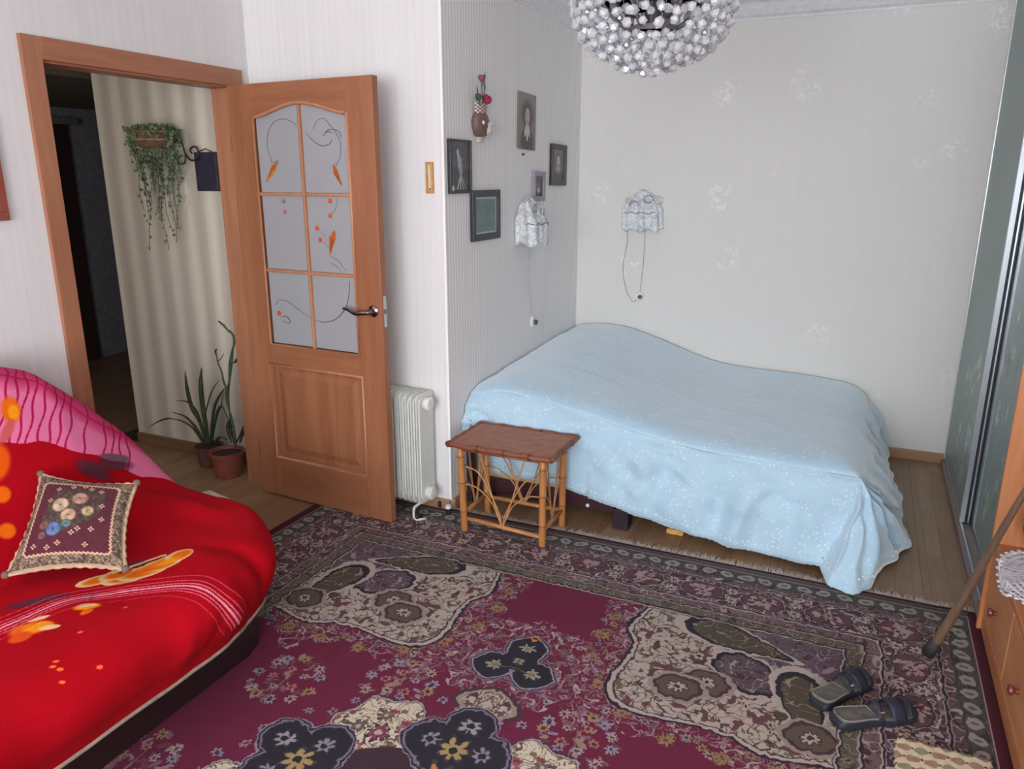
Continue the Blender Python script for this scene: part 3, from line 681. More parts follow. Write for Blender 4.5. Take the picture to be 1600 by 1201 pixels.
# hem targets
hem = []
for px, py, Yp in ((713, 662, 3.175), (735, 700, 3.17), (770, 743, 3.17), (815, 750, 3.17), (863, 757, 3.17), (897, 773, 3.165), (947, 788, 3.165), (1013, 813, 3.16), (1080, 837, 3.155), (1172, 862, 3.15), (1237, 877, 3.14), (1280, 884, 3.12)):
    hem.append(ony(px, py, Yp))
hem = np.array(hem); hem[:, 2] = np.maximum(hem[:, 2], .018)
hx = np.interp(xs, hem[:, 0], np.arange(len(hem))); 
hemf = np.stack([np.interp(hx, np.arange(len(hem)), hem[:, k]) for k in range(3)], -1)
hemf[:, 2] = sm(hemf[:, 2], 3)
corner = np.array([hemf[-1], onz(1288, 902, .02), onz(1293, 915, .014), onz(1306, 923, .012), onz(1333, 930, .012), onz(1358, 918, .012), onz(1383, 888, .014), onz(1404, 868, .014), onz(1420, 852, .016), onz(1418, 834, .03), onz(1403, 788, .05), (.27, 3.80, .07)])
cornH = catmull(corner, 64)
rightY = ys; hemr = np.stack([np.interp(ys, [3.24, 3.8, 4.3, 4.79], [.30, .27, .245, .235]), np.interp(ys, [3.24, 4.79], [3.80, 4.785]), np.interp(ys, [3.24, 4.79], [.07, .10])], -1)
E_ = np.concatenate([topP[:, 0], np.repeat(topP[-1:, 0], 62, 0), topP[-1, :]]); H_ = np.concatenate([hemf, cornH[1:-1], hemr]); n_s = len(E_)
nf = len(hemf)
NRM = np.concatenate([np.tile([0, -1, 0], (nf, 1)), np.stack([np.sin(np.linspace(0, PI/2, 62)), -np.cos(np.linspace(0, PI/2, 62)), np.zeros(62)], -1), np.tile([1, 0, 0], (len(ys), 1))]).astype(float)
K = 30; sk = np.empty((n_s, K, 3)); sarc = np.concatenate([[0], np.cumsum(np.linalg.norm(np.diff(H_, axis=0), axis=1))])
for k in range(K):
    f = k/(K-1); drop = (E_[:, 2]-H_[:, 2])[:, None]
    c1 = E_+NRM*.04+np.array([0, 0, -.035]); c2 = E_+NRM*.055+(H_-E_)*np.array([.25, .25, 0])-np.concatenate([np.zeros((n_s, 2)), drop*.42], 1)
    p = E_*(1-f)**3+3*c1*f*(1-f)**2+3*c2*f*f*(1-f)+H_*f**3
    amp = math.sin(f*PI*.5)*(1-.6*f**6)
    wv = .016*np.sin(sarc*21+1.3*np.sin(sarc*5)+f*2.2)+.010*np.sin(sarc*43+f*4)+.020*(vnoise(sarc*1.0+f*.25, sarc*0+f*.5, .11, 31)-.5)*2
    # hanging swag folds running diagonally toward the corner
    dg = sarc*1.0-f*.35; wv += .020*np.exp(-((sarc-1.25-.5*f)/.10)**2)+.018*np.exp(-((sarc-1.62+.25*f)/.05)**2)-.02*np.exp(-((sarc-1.5-.2*f)/.06)**2)+.022*np.exp(-((sarc-1.95+.1*f)/.05)**2)-.022*np.exp(-((sarc-2.06)/.04)**2)+.02*np.exp(-((sarc-2.2)/.05)**2)
    wv += .022*(vnoise(sarc*1.3-f*.55+3, sarc*.4+f*.9, .16, 36)-.5)*2+.007*(vnoise(sarc-f*.2, sarc*.2+f*.8, .045, 37)-.5)*2
    p = p+NRM*(wv*amp)[:, None]
    p[:, 2] += .008*amp*(vnoise(sarc, sarc*0+f, .07, 33)-.5)
    p[:, 2] = np.maximum(p[:, 2], .013)
    sk[:, k] = p
sk[:, -1, 2] += .004*np.abs(np.sin(sarc*110)); p = sk[:, :, 0]; sk[:, :, 0] = np.maximum(p, -1.729)
sk[:nf, :, 1] = np.minimum(sk[:nf, :, 1], 3.236)
zt_ = (sk[:, :, 0] > -1.70) & (sk[:, :, 0] < -1.06) & (sk[:, :, 1] < 3.19) & (sk[:, :, 2] > .02)
sk[:, :, 1] = np.where(zt_, np.maximum(sk[:, :, 1], 3.183+.2*(sk[:, :, 1]-3.15)), sk[:, :, 1])
sk[-len(ys):, :, 1] = np.minimum(sk[-len(ys):, :, 1], 4.79)
cn = NT('coverlet_cloth', .8); v = cn.geo()
vo = cn.n.new('ShaderNodeTexVoronoi'); vo.inputs['Scale'].default_value = 62; cn.l.new(v, vo.inputs['Vector'])
msk = cn.ramp(cn.noise(v, 11, 3, 1.4), [(.48, G(0)), (.56, G(1))])
dt = cn.ramp(vo.outputs['Distance'], [(.22, G(1)), (.42, G(0))]); em = cn.mix(1.0, msk, dt, 'MULTIPLY')
base = cn.ramp(cn.noise(v, 5, 2), [(.3, (172, 203, 222)), (.7, (178, 209, 227))])
cn.color(cn.mix(em, base, (206, 224, 236))); cn.b.inputs['Sheen Weight'].default_value = .75; cn.b.inputs['Sheen Roughness'].default_value = .5; cn.bump(em, .25, .003)
b = MB(); b.grid(topP); b.grid(sk)
cov = b.build('coverlet', cn.m, smooth=True); tag(cov, 'pale blue embroidered coverlet draped over the bed down to the floor', 'bedspread')
bpy.context.view_layer.objects.active = cov
wl = cov.modifiers.new('weld', 'WELD'); wl.merge_threshold = .0004
so = cov.modifiers.new('s', 'SOLIDIFY'); so.thickness = .004; so.offset = -1
# white eyelet lace edging: scallops and dots following the hem
b = MB(); M_lace = plain('lace_white', (206, 222, 230), .8)
for i in range(0, n_s-len(ys)+30):
    if i % 2: continue
    for k in (K-3,):
        p = sk[i, k]+NRM[i]*.003; q = sk[min(i+1, n_s-1), k]
        b.lathe([(.0062, 0), (.004, .003)], n=6, c=p+NRM[i]*.0, M=Vector((0, 0, 1)).rotation_difference(Vector(NRM[i])).to_matrix().to_4x4())
b.build('eyelet_edging', M_lace, cov, kind='stuff')

# ------------------------------------------------------------------ sofa, blanket, cushion
sofa = thing('sofa', 'long sofa with dark brown base under the red flowered blanket', 'sofa', (-2.3, 1.0, 0))
M_sb = plain('sofa_base', (38, 18, 20), .55, bumpy=.1); M_sr = plain('sofa_maroon', (62, 26, 34), .8, bumpy=.1)
FP = [(-2.76, -.3), (-1.775, -.3), (-1.775, 1.70), (-1.80, 1.77), (-1.86, 1.84), (-2.02, 2.00), (-2.16, 2.09), (-2.28, 2.12), (-2.76, 2.12)]
b = MB(); b.prism(FP, .012, .27); smoothby(b.build('base', M_sb, sofa))
b = MB(); b.prism([(x-.01, y-.01) for x, y in FP], .27, .33); b.build('seat', M_sr, sofa)
b = MB(); b.prism([(-2.77, .3), (-2.45, .3), (-2.50, .88), (-2.56, .93), (-2.70, .93), (-2.77, .85)], -.3, 1.50, 'y'); b.build('backrest', M_sr, sofa)
b = MB(); b.prism([(-2.30, 1.9), (-2.22, 2.11), (-2.36, 2.14), (-2.44, 2.0)], .335, .350); b.build('sheet', plain('sheet_cream', (186, 176, 162), .9), sofa)
# blanket: one cloth surface lofted along the sofa
def bl_section(Y):
    tq = np.clip((Y-1.4)/.62, 0, .999); sup = 1-(1-tq**2.4)**(1/2.4)
    xf = -1.60-.80*sup
    zt = np.interp(Y, [0, 1.35, 1.48, 1.6, 1.745, 1.85, 1.916, 1.99, 2.02], [1.0, .995, .985, .95, .815, .70, .62, .44, .28])
    ed_ = 1.0 if Y < 1.87 else math.sqrt(max(0, 1-((Y-1.87)/.155)**2))
    zs = .22+(.455-.22)*ed_; zh = .215+.0*Y
    zh = .215-.06*np.interp(Y, [1.70, 1.9], [0, 1]); zt = max(zt, zs)
    xj = min(-2.2, xf-.03)
    pts = [(xf-.060, zh), (xf-.035, zh+.05), (xf+.0, max(zh+.02, zs-.13)), (xf+.005, max(zh+.02, zs-.06)), (xf-.05, zs-.008), (xf-.13, zs+.004), ((xf-.1+xj)/2, zs+.0), (xj, zs+.006)]
    up = zt-zs
    pts += [(-2.30, zs+.14*up), (-2.36, zs+.38*up), (-2.425, zs+.68*up), (-2.48, zs+.92*up), (-2.56, zt), (-2.66, zt-.01), (-2.745, zs+.85*up), (-2.772, zs+.4*up), (-2.772, .25)]
    return pts
YS = np.concatenate([np.linspace(-.25, 1.3, 50), np.linspace(1.31, 1.98, 60), np.linspace(1.985, 2.025, 10)]); NP = 130
S = np.empty((len(YS), NP, 3)); UVb = np.empty((len(YS), NP, 2))
for i, Y_ in enumerate(YS):
    c = catmull(bl_section(Y_), NP); c[:, 0] = np.maximum(c[:, 0], -2.775); arc = np.concatenate([[0], np.cumsum(np.hypot(*np.diff(c, axis=0).T))]); 
    j = int(np.argmin(np.abs(c[:, 0]+2.2)+ (c[:, 1] < .2)*5)) if c[0, 0] > -2.2 else 0
    S[i, :, 0] = c[:, 0]; S[i, :, 1] = Y_; S[i, :, 2] = c[:, 1]; UVb[i, :, 0] = Y_; UVb[i, :, 1] = arc[j]-arc+(c[j, 0]+2.2)
pz = np.clip((NP-np.arange(NP))/NP, 0, 1)
S[..., 2] += .016*(vnoise(S[..., 0], S[..., 1], .22, 41)-.5)+.006*(vnoise(S[..., 0], S[..., 1], .07, 42)-.5)
S[..., 2] += .10*np.exp(-((S[..., 0]+2.20)/.13)**2-((S[..., 1]-1.60)/.16)**2)+.03*np.exp(-((S[..., 0]+2.05)/.10)**2-((S[..., 1]-1.78)/.05)**2)
S[..., 2] -= .13*np.exp(-((S[..., 0]+2.52)/.08)**2-((S[..., 1]-2.0)/.06)**2); S[..., 2] = np.maximum(S[..., 2], .13)
frontm = np.exp(-((np.arange(NP)-25)/18.0)**2)[None, :]
S[..., 0] += frontm*(.010*np.sin(S[..., 1]*19)+.012*(vnoise(S[..., 1], S[..., 2], .12, 43)-.5))*(S[..., 0] > -2.2)
fm2 = np.exp(-((np.arange(NP)-16)/13.0)**2)[None, :]*(S[..., 0] > -2.1)
fv = .010*np.exp(-((S[..., 1]-1.30-.25*(S[..., 2]-.3))/.03)**2)-.012*np.exp(-((S[..., 1]-1.40-.35*(S[..., 2]-.3))/.035)**2)+.012*np.exp(-((S[..., 1]-1.50)/.03)**2)+.008*np.exp(-((S[..., 1]-.95)/.05)**2)-.010*np.exp(-((S[..., 1]-1.08)/.05)**2)
S[..., 0] += fm2*fv
cr = np.exp(-((S[..., 1]-1.66-.3*(S[..., 0]+1.6))/.035)**2)*np.clip((S[..., 0]+1.95)/.3, 0, 1); S[..., 2] -= .014*cr; S[..., 0] -= .018*cr
# fleece print
red, dred, pink, mag = C(168, 3, 20), C(150, 14, 30), C(222, 118, 160), C(204, 64, 112)
bc = Canvas(-.3, 2.2, -1.25, .95, .0025, red); BY, BW = bc.X, bc.Y
nz = vnoise(BY, BW, .25, 51); bc.a += (nz[..., None]-.5)*.06*np.array([1, .3, .4])
bndw = np.interp(BY, [-.3, 1.2, 1.39, 1.50, 1.58, 1.70, 1.80, 2.1], [-.46, -.44, -.41, -.37, -.31, -.24, -.15, -.05])+.006*np.sin(BY*40)
bndt = np.interp(BY, [-.3, 1.3, 1.466, 1.57, 1.63, 1.70, 1.77, 2.1], [-.66, -.62, -.58, -.53, -.456, -.38, -.33, -.15])
m = BW < bndw; bc.a[m] = pink; soft = np.clip((bndt+.02-BW)/.05, 0, 1)[..., None]; bc.a = np.where((BW < bndt+.02)[..., None], pink*(1-soft)+mag*soft, bc.a)
cc = BY+.63*BW
for k, c0 in enumerate((.80, .87, .95, 1.02, 1.075, 1.115, 1.15, 1.185, 1.22, 1.26, 1.30, 1.335, 1.375, 1.445, 1.535, 1.575, 1.61, 1.65)):
    m = (np.abs(cc-c0+.006*np.sin(BW*50+k)) < .0042) & (BW < bndw); bc.a[m] = C(176, 22, 76)
m = (np.abs(BW-bndt+.045) < .004) & (BW < bndw); bc.a[m] = C(176, 30, 86)
def petal(pts, wd, c_in, c_out, soft=.6):
    for (y, w_, r1, r2, an) in pts:
        bc.ell(y, w_, r1, r2, c_out, an); bc.ell(y+.004, w_+.003, r1*.86, r2*.82, c_in, an, soft)
Or, Ye, Wh = C(226, 104, 14), C(236, 150, 24), C(230, 196, 140)
# dark leaves
for (y, w_, r1, r2, an) in ((1.63, -.20, .09, .045, .9), (1.72, -.215, .09, .035, .1), (1.16, .22, .10, .03, .7), (1.42, .29, .05, .03, .3), (1.24, .33, .03, .02, .5)):
    bc.ell(y, w_, r1, r2, C(92, 44, 58), an, .8)
bc.ell(1.74, -.245, .07, .02, C(120, 84, 100), .2, .5)
# large orange bloom beside the cushion
petal([(1.31, .262, .055, .028, .5), (1.355, .325, .065, .036, .75), (1.40, .345, .07, .040, .55), (1.46, .358, .075, .038, .35), (1.515, .372, .045, .034, .3), (1.36, .285, .05, .03, .4)], 0, Or, Wh*.98)
bc.ell(1.42, .345, .085, .030, Or, .45, .9); bc.ell(1.47, .362, .05, .022, Ye, .4, .9); bc.line([(1.37, .285), (1.42, .30), (1.47, .325), (1.49, .33)], .008, C(120, 40, 20)); bc.line([(1.36, .268), (1.41, .283), (1.47, .312), (1.50, .325)], .010, Wh)
bc.ell(1.06, .335, .055, .038, Or, .9, .5); bc.ell(1.075, .345, .042, .030, Ye, .9, .5); bc.ell(1.085, .375, .028, .014, Wh, .9, .3); bc.ell(1.10, .31, .03, .010, Wh, .6, .3); bc.ell(1.025, .35, .03, .03, C(220, 80, 20), .4, .5)
bc.ell(1.195, .375, .040, .022, Ye, .9, .5); bc.ell(1.20, .37, .028, .012, Wh, .9, .4); bc.ell(1.175, .40, .02, .015, Or, 0, .4)
for (y, w_) in ((.985, .53), (.992, .545), (1.0, .52), (1.06, .584), (1.10, .47), (1.24, .47), (.975, .575)): bc.ell(y, w_, .007, .005, C(236, 110, 50), .4)
bc.ell(1.455, -.50, .035, .05, Or, .2, .6); bc.ell(1.46, -.49, .02, .03, Ye, .2, .6); bc.ell(1.35, -.36, .05, .07, C(226, 90, 14), .5, .5); bc.ell(1.33, -.26, .03, .03, Or, .5, .5); bc.ell(1.30, -.15, .03, .03, Or, .5, .5); bc.ell(1.42, -.44, .02, .05, C(200, 90, 90), .8, .6)
# repeats of the print further along, out of the picture
for dy in (-.55, -1.0): bc.ell(1.2+dy, .33, .07, .04, Or, .6, .5); bc.ell(1.22+dy, .34, .04, .02, Ye, .6, .5)
# pale lines following the front rim
pl = catmull([(-.3, .17), (.6, .20), (1.0, .262), (1.184, .294), (1.305, .397), (1.407, .535), (1.44, .62), (1.50, .72)], 60)
for off, wd, c_ in ((-.052, .0035, C(214, 80, 100)), (-.028, .004, C(218, 90, 110)), (-.013, .0045, C(228, 130, 150)), (-.001, .008, C(236, 150, 170)), (.013, .0045, C(228, 120, 140)), (.024, .004, C(222, 100, 120)), (.050, .003, C(206, 60, 80))):
    d = np.gradient(pl, axis=0); nn_ = np.stack([-d[:, 1], d[:, 0]], -1); nn_ /= np.linalg.norm(nn_, axis=1)[:, None]; bc.line(pl+nn_*off, wd, c_)
uvb = np.stack([(UVb[..., 0]+.3)/2.5, (UVb[..., 1]+1.25)/2.2], -1)
M_bl = imgmat('fleece_print', bc.a, 1.0, 'EXTEND', .35, 0); M_bl.node_tree.nodes['Principled BSDF'].inputs['Specular IOR Level'].default_value = .12
b = MB(); b.grid(S, uvb); bl = b.build('blanket', M_bl, smooth=True, solid=.008)
tag(bl, 'red fleece blanket with orange flowers and pink border spread over the sofa', 'blanket')
P = S[:, 0, :].copy(); P[:, 2] -= .006; P[:, 0] += .006
b = MB(); b.tube([tuple(p) for p in P[::2] if p[1] < 1.97], .0075, 8); b.build('hem_binding', plain('hem_cream', (156, 140, 126), .9), bl, smooth=True)

# cushion
BLc, BRc, TRc, TLc = Vector((-2.135, 1.175, .505)), Vector((-1.835, 1.335, .505)), Vector((-2.005, 1.535, .675)), Vector((-2.315, 1.44, .68))
cx_ = ((BRc-BLc)+(TRc-TLc)).normalized(); ty_ = ((TLc-BLc)+(TRc-BRc)); nz_ = cx_.cross(ty_).normalized(); ty_ = nz_.cross(cx_)
ctr = (BLc+BRc+TRc+TLc)/4
cush = thing('cushion', 'square burgundy tapestry cushion with a rose bouquet and brocade border', 'cushion', M=Matrix(((cx_.x, ty_.x, nz_.x, ctr.x), (cx_.y, ty_.y, nz_.y, ctr.y), (cx_.z, ty_.z, nz_.z, ctr.z), (0, 0, 0, 1))))
inv = cush.matrix_basis.inverted() if False else Matrix(((cx_.x, ty_.x, nz_.x, ctr.x), (cx_.y, ty_.y, nz_.y, ctr.y), (cx_.z, ty_.z, nz_.z, ctr.z), (0, 0, 0, 1))).inverted()
q4 = [np.array((inv @ p)[:2]) for p in (BLc, BRc, TRc, TLc)]
def cpt(s, t):
    p = (1-s)*(1-t)*q4[0]+s*(1-t)*q4[1]+s*t*q4[2]+(1-s)*t*q4[3]; pin = .05*(math.sin(PI*s)*abs(2*t-1)**3*(1 if t < .5 else -1)); pin2 = .05*(math.sin(PI*t)*abs(2*s-1)**3*(1 if s < .5 else -1))
    return p[0]+pin2*.4, p[1]+pin*.4
tp = Canvas(0, 1, 0, 1, .0025, C(82, 26, 40))
xx, yy = tp.X, tp.Y
tn = vnoise(xx, yy, .03, 61); tn2 = vnoise(xx, yy, .014, 62)
tp.a *= (.93+.14*tn)[..., None]
for (cx2, cy2, r, c_) in ((.5, .62, .26, C(74, 74, 56)), (.42, .5, .2, C(70, 72, 54)), (.62, .70, .16, C(64, 66, 50))):
    d = np.hypot((xx-cx2)/r, (yy-cy2)/(r*.85)); m = (d < 1) & (tn2 > .42); tp.a[m] = c_*(.75+.5*tn[m][:, None])
g2 = np.random.default_rng(5)
def rose(x, y, r, c, s):
    tp.ell(x, y, r*1.02, r*.95, c*.62, 0)
    for k in range(7): a = k*.9+s; tp.ell(x+.58*r*math.cos(a), y+.55*r*math.sin(a), r*.46, r*.34, c*(1.06-.10*(k % 3)), a+1.57, .5)
    for k in range(4): a = k*1.57+s*.7; tp.ell(x+.26*r*math.cos(a), y+.24*r*math.sin(a), r*.30, r*.22, c*(.98-.12*(k % 2)), a+1.3, .6)
    tp.ell(x, y, r*.16, r*.14, c*.5, 0, .5)
rose(.37, .61, .085, C(196, 166, 140), 1); rose(.54, .69, .08, C(176, 130, 116), 2); rose(.47, .50, .075, C(190, 156, 126), 3); rose(.64, .55, .06, C(176, 150, 112), 4); rose(.36, .36, .075, C(96, 116, 160), 5); rose(.47, .41, .045, C(96, 122, 120), 6); rose(.26, .40, .05, C(120, 78, 76), 7); rose(.26, .30, .04, C(120, 84, 80), 8)
for (x, y) in ((.44, .84), (.55, .86), (.72, .80), (.76, .62), (.58, .36), (.53, .32), (.70, .36), (.42, .22), (.33, .18), (.66, .2), (.25, .66), (.78, .47), (.2, .2), (.62, .83), (.30, .80)):
    for k in range(4): tp.ell(x+.018*math.cos(k*1.57), y+.018*math.sin(k*1.57), .011, .009, C(196, 160, 140))
    tp.ell(x, y, .007, .007, C(150, 100, 60))
bd = np.minimum(np.minimum(xx, 1-xx), np.minimum(yy, 1-yy)); cut = (np.minimum(xx, 1-xx)+np.minimum(yy, 1-yy))
m = (bd < .115) | (cut < .26)
tp.a[m] = C(104, 84, 70)*(.6+.8*tn[m][:, None]); tp.a[m & (tn2 > .7)] = C(150, 126, 100); tp.a[m & (tn2 < .28)] = C(70, 52, 48)
e1 = np.abs(np.minimum(bd-.115, (cut-.26)*.7)); wvv = .006*np.sin((xx+yy)*160); m = e1+wvv < .011; tp.a[m] = C(196, 160, 132); m = (bd < .018); tp.a[m] = C(176, 148, 122)
Mcu = imgmat('tapestry', tp.a, .9, 'EXTEND', .5)
n_ = 36; ts = np.linspace(0, 1, n_); Pu = np.empty((n_, n_, 3)); Pd = np.empty((n_, n_, 3)); UV_ = np.empty((n_, n_, 2))
for i, s in enumerate(ts):
    for j, t in enumerate(ts):
        x, y = cpt(s, t); puff = (max(0, math.sin(PI*s))*max(0, math.sin(PI*t)))**.45; Pu[i, j] = (x, y, .048*puff); Pd[i, j] = (x, y, -.04*puff); UV_[i, j] = (s, t)
MB().grid(Pu, UV_).build('tapestry_face', Mcu, cush, local=True, smooth=True)
MB().grid(Pd).build('back_face', plain('cushion_back', (70, 40, 40), .9), cush, local=True, smooth=True)
rope = [cpt(s, 0) for s in ts]+[cpt(1, t) for t in ts[1:]]+[cpt(s, 1) for s in ts[::-1][1:]]+[cpt(0, t) for t in ts[::-1][1:-1]]
MB().tube([(x, y, .002*math.sin(i*2)) for i, (x, y) in enumerate(rope)], [.0048+.0016*math.sin(i*1.9) for i in range(len(rope))], 7, closed=True).build('rope_edge', plain('rope_gold', (178, 148, 120), .8), cush, local=True, smooth=True)
for k, (s, t) in enumerate(((0, 0), (1, 0), (1, 1), (0, 1))):
    x, y = cpt(s, t); b = MB(); b.lathe([(.003, -.008), (.009, -.006), (.012, 0), (.009, .007), (.003, .010)], c=(x, y, .003), n=10, wob=lambda a, i: .15*math.sin(5*a)); b.build('corner_tuft', plain('tuft', (112, 92, 78), .9), cush, local=True, smooth=True)

# ------------------------------------------------------------------ bamboo side table
Mba = wood('bamboo', (168, 108, 58), (196, 138, 82), 'z', 1.5, .35); Mbd = plain('bamboo_node', (96, 52, 34), .5); Mba2 = wood('bamboo_dark', (120, 70, 44), (150, 94, 62), 'x', 1.5, .4)
st = thing('side_table', 'small bamboo side table with a woven dark top beside the bed', 'table', (-1.38, 3.0, 0))
zr = .009
corners = {'fl': (-1.555, 2.862, zr), 'fr': (-1.168, 2.868, zr), 'br': (-1.168, 3.112, 0.0), 'bl': (-1.555, 3.105, 0.0)}
for k, (x, y, z) in corners.items():
    b = MB(); tx = x-.018*(1 if x < -1.4 else 0); prof = []
    for zz in (0, .10, .115, .23, .245, .36, .375, .425): prof.append((zz, .0185 if zz in (.10, .115, .23, .245, .36, .375) else .0165))
    prof = [(z, .0155), (z+.004, .0165), (.105, .0160), (.112, .0182), (.120, .0162), (.245, .0160), (.252, .0182), (.26, .0162), (.37, .0160), (.377, .0182), (.385, .0162), (.428, .0165)]
    zb_ = .0125 if y < 3.0 else .001; prof[0] = (zb_, .0155); prof[1] = (zb_+.004, .0165)
    b.tube([(x+(tx-x)*p[0]/.43, y, p[0]) for p in prof], [p[1] for p in prof], 14)
    lg = b.build('leg', Mba, st, smooth=True)
    for zz in (.112, .252, .377):
        b = MB(); b.lathe([(.0186, -.0015), (.0192, 0), (.0186, .0015)], c=(x+(tx-x)*zz/.43, y, zz), n=14); b.build('node_ring', Mbd, lg, smooth=True)
def rail(p, q, r=.010, m=Mba): MB().tube([p, tuple((a+c)/2 for a, c in zip(p, q)), q], r, 8).build('rail', m, st, smooth=True)
F, B_ = 2.865, 3.108; L_, R2 = -1.56, -1.168
rail((L_, F, .075), (R2, F, .055)); rail((L_, B_, .085), (R2, B_, .085)); rail((L_, F, .10), (L_, B_, .10)); rail((R2, F, .085), (R2, B_, .085))
for (p, q) in (((L_, F, .41), (R2, F, .41)), ((L_, B_, .41), (R2, B_, .41)), ((L_, F, .41), (L_, B_, .41)), ((R2, F, .41), (R2, B_, .41))): rail(p, q, .008, Mba2)
Mca = plain('bent_cane', (176, 128, 84), .5)
def cane_arc(pts): MB().tube(catmull(pts, 22), .0036, 6).build('bent_cane', Mca, st, smooth=True)
for (P0, P1, lo) in (((L_, F), (R2, F), .07), ((L_, B_), (R2, B_), .09), ((L_, F), (L_, B_), .10), ((R2, F), (R2, B_), .09)):
    def q(t, z): return (P0[0]+(P1[0]-P0[0])*t, P0[1]+(P1[1]-P0[1])*t, z)
    cane_arc([q(.03, .245), q(.18, .235), q(.36, .18), q(.45, .11), q(.49, lo)]); cane_arc([q(.97, .245), q(.82, .235), q(.64, .18), q(.55, .11), q(.51, lo)])
    cane_arc([q(.03, .33), q(.2, .31), q(.35, .22), q(.47, .12), q(.49, lo)]); cane_arc([q(.97, .33), q(.8, .31), q(.65, .22), q(.53, .12), q(.51, lo)])
    cane_arc([q(.49, lo), q(.38, .2), q(.28, .33), q(.22, .41)]); cane_arc([q(.51, lo), q(.62, .2), q(.72, .33), q(.78, .41)])
tx0, tx1, ty0, ty1, tz = -1.622, -1.118, 2.835, 3.165, .436
wv = NT('woven_top', .55); vv = wv.geo((1, 1, 0)); wa = wv.n.new('ShaderNodeTexWave'); wa.inputs['Scale'].default_value = 46; wa.inputs['Distortion'].default_value = 1.2; wv.l.new(vv, wa.inputs['Vector'])
wv.color(wv.mix(.5, wv.ramp(wa.outputs['Fac'], [(.2, (142, 88, 66)), (.8, (186, 126, 98))]), wv.ramp(wv.noise(vv, 24, 4, .5), [(.3, (144, 88, 66)), (.7, (190, 132, 104))]))); wv.bump(wa.outputs['Fac'], .4, .002)
top = MB().box(tx0+.012, tx1-.012, ty0+.012, ty1-.012, tz-.008, tz+.006).build('top', wv.m, st)
for p, q2 in (((tx0, ty0), (tx1, ty0)), ((tx1, ty0), (tx1, ty1)), ((tx1, ty1), (tx0, ty1)), ((tx0, ty1), (tx0, ty0))):
    n_ = 16; b = MB(); pts = [(p[0]+(q2[0]-p[0])*i/n_, p[1]+(q2[1]-p[1])*i/n_, tz+.002*math.sin(i*1.7)) for i in range(n_+1)]
    b.tube(pts, [.012+.0015*(i % 4 == 0) for i in range(n_+1)], 10); b.build('top_edging', plain('edge_cane', (128, 74, 52), .45, bumpy=.1), top, smooth=True)
for i, (x, y) in enumerate(((-1.47, ty0), (-1.34, ty0), (-1.22, ty0), (-1.5, ty1), (-1.3, ty1), (tx1, 2.95), (tx1, 3.08))):
    b = MB(); b.lathe([(.014, -.005), (.0155, 0), (.014, .005)], c=(x, y, tz), n=12, M=Matrix.Rotation(PI/2, 4, 'Y' if y in (ty0, ty1) else 'X')); b.build('binding', Mbd, top, smooth=True)

# ------------------------------------------------------------------ oil radiator
M_rad = plain('radiator_enamel', (214, 216, 210), .35, var=.02)
ra = thing('oil_radiator', 'white finned oil radiator standing between the door and the wall corner', 'radiator', (-1.80, 2.955, .0), -.10)
prof = []
def rr_rect(x0, x1, z0, z1, r, n=5):
    P = []
    for cx_, cz, a0 in ((x1-r, z1-r, 0), (x0+r, z1-r, 90), (x0+r, z0+r, 180), (x1-r, z0+r, 270)):
        for k in range(n+1): a = math.radians(a0+90*k/n); P.append((cx_+r*math.cos(a), cz+r*math.sin(a)))
    return P
finx = [-.265+.0315*i for i in range(9)]
for fx in finx:
    b = MB(); b.prism(rr_rect(-.065, .065, .075, .625, .03), fx-.0035, fx+.0035, 'x'); b.prism(rr_rect(-.05, .05, .095, .605, .03), fx-.009, fx+.009, 'x')
    b.v = [tuple(p) for p in b.v]; smoothby(b.build('fin', M_rad, ra, local=True), 40)
for z in (.125, .575):
    MB().tube([(-.275, 0, z), (.03, 0, z)], .028, 16).build('oil_tube', M_rad, ra, local=True, smooth=True)
    b = MB(); b.lathe([(.030, -.01), (.034, 0), (.034, .012), (.026, .020), (.0001, .022)], n=20, M=Matrix.Rotation(PI/2, 4, 'Y')); b.v = [(x+.012, y-.004, zz+z) for x, y, zz in b.v]; smoothby(b.build('end_cap', plain('cap_white', (228, 228, 224), .3), ra, local=True))
b = MB(); b.tube([(-.02, -.10, .055), (-.02, -.095, .075), (-.02, 0, .085), (-.02, .085, .075), (-.02, .09, .055)], .007, 8); b.build('foot', M_rad, ra, local=True, smooth=True)
b = MB(); b.tube([(-.02, -.10, .055), (-.02, -.10, .025), (.0, -.105, .0195), (.03, -.07, .0195)], .006, 8); b.build('foot', M_rad, ra, local=True, smooth=True)
for x, y in ((.0, -.09), (.005, .085), (-.24, -.09), (-.24, .085)):
    b = MB(); b.lathe([(.016, -.007), (.018, 0), (.016, .007)], c=(x, y, .030), n=14, M=Matrix.Rotation(PI/2, 4, 'Y')); b.build('caster', plain('caster_black', (30, 30, 32), .4), ra, local=True, smooth=True)
b = MB(); b.lathe([(.0, 0), (.013, .001), (.014, .03), (.0001, .031)], c=(-1.712, 2.985, .0125), n=14); pk = b.build('plug', plain('plug_black', (36, 34, 36), .4)); 
b = MB(); b.lathe([(.0, .031), (.015, .032), (.013, .046), (.0001, .047)], c=(-1.712, 2.985, .0125), n=14); b.build('white_cap', M_white, pk, label='white cap'); tag(pk, 'small black plug with a white cap on the rug edge at the wall corner', 'plug')

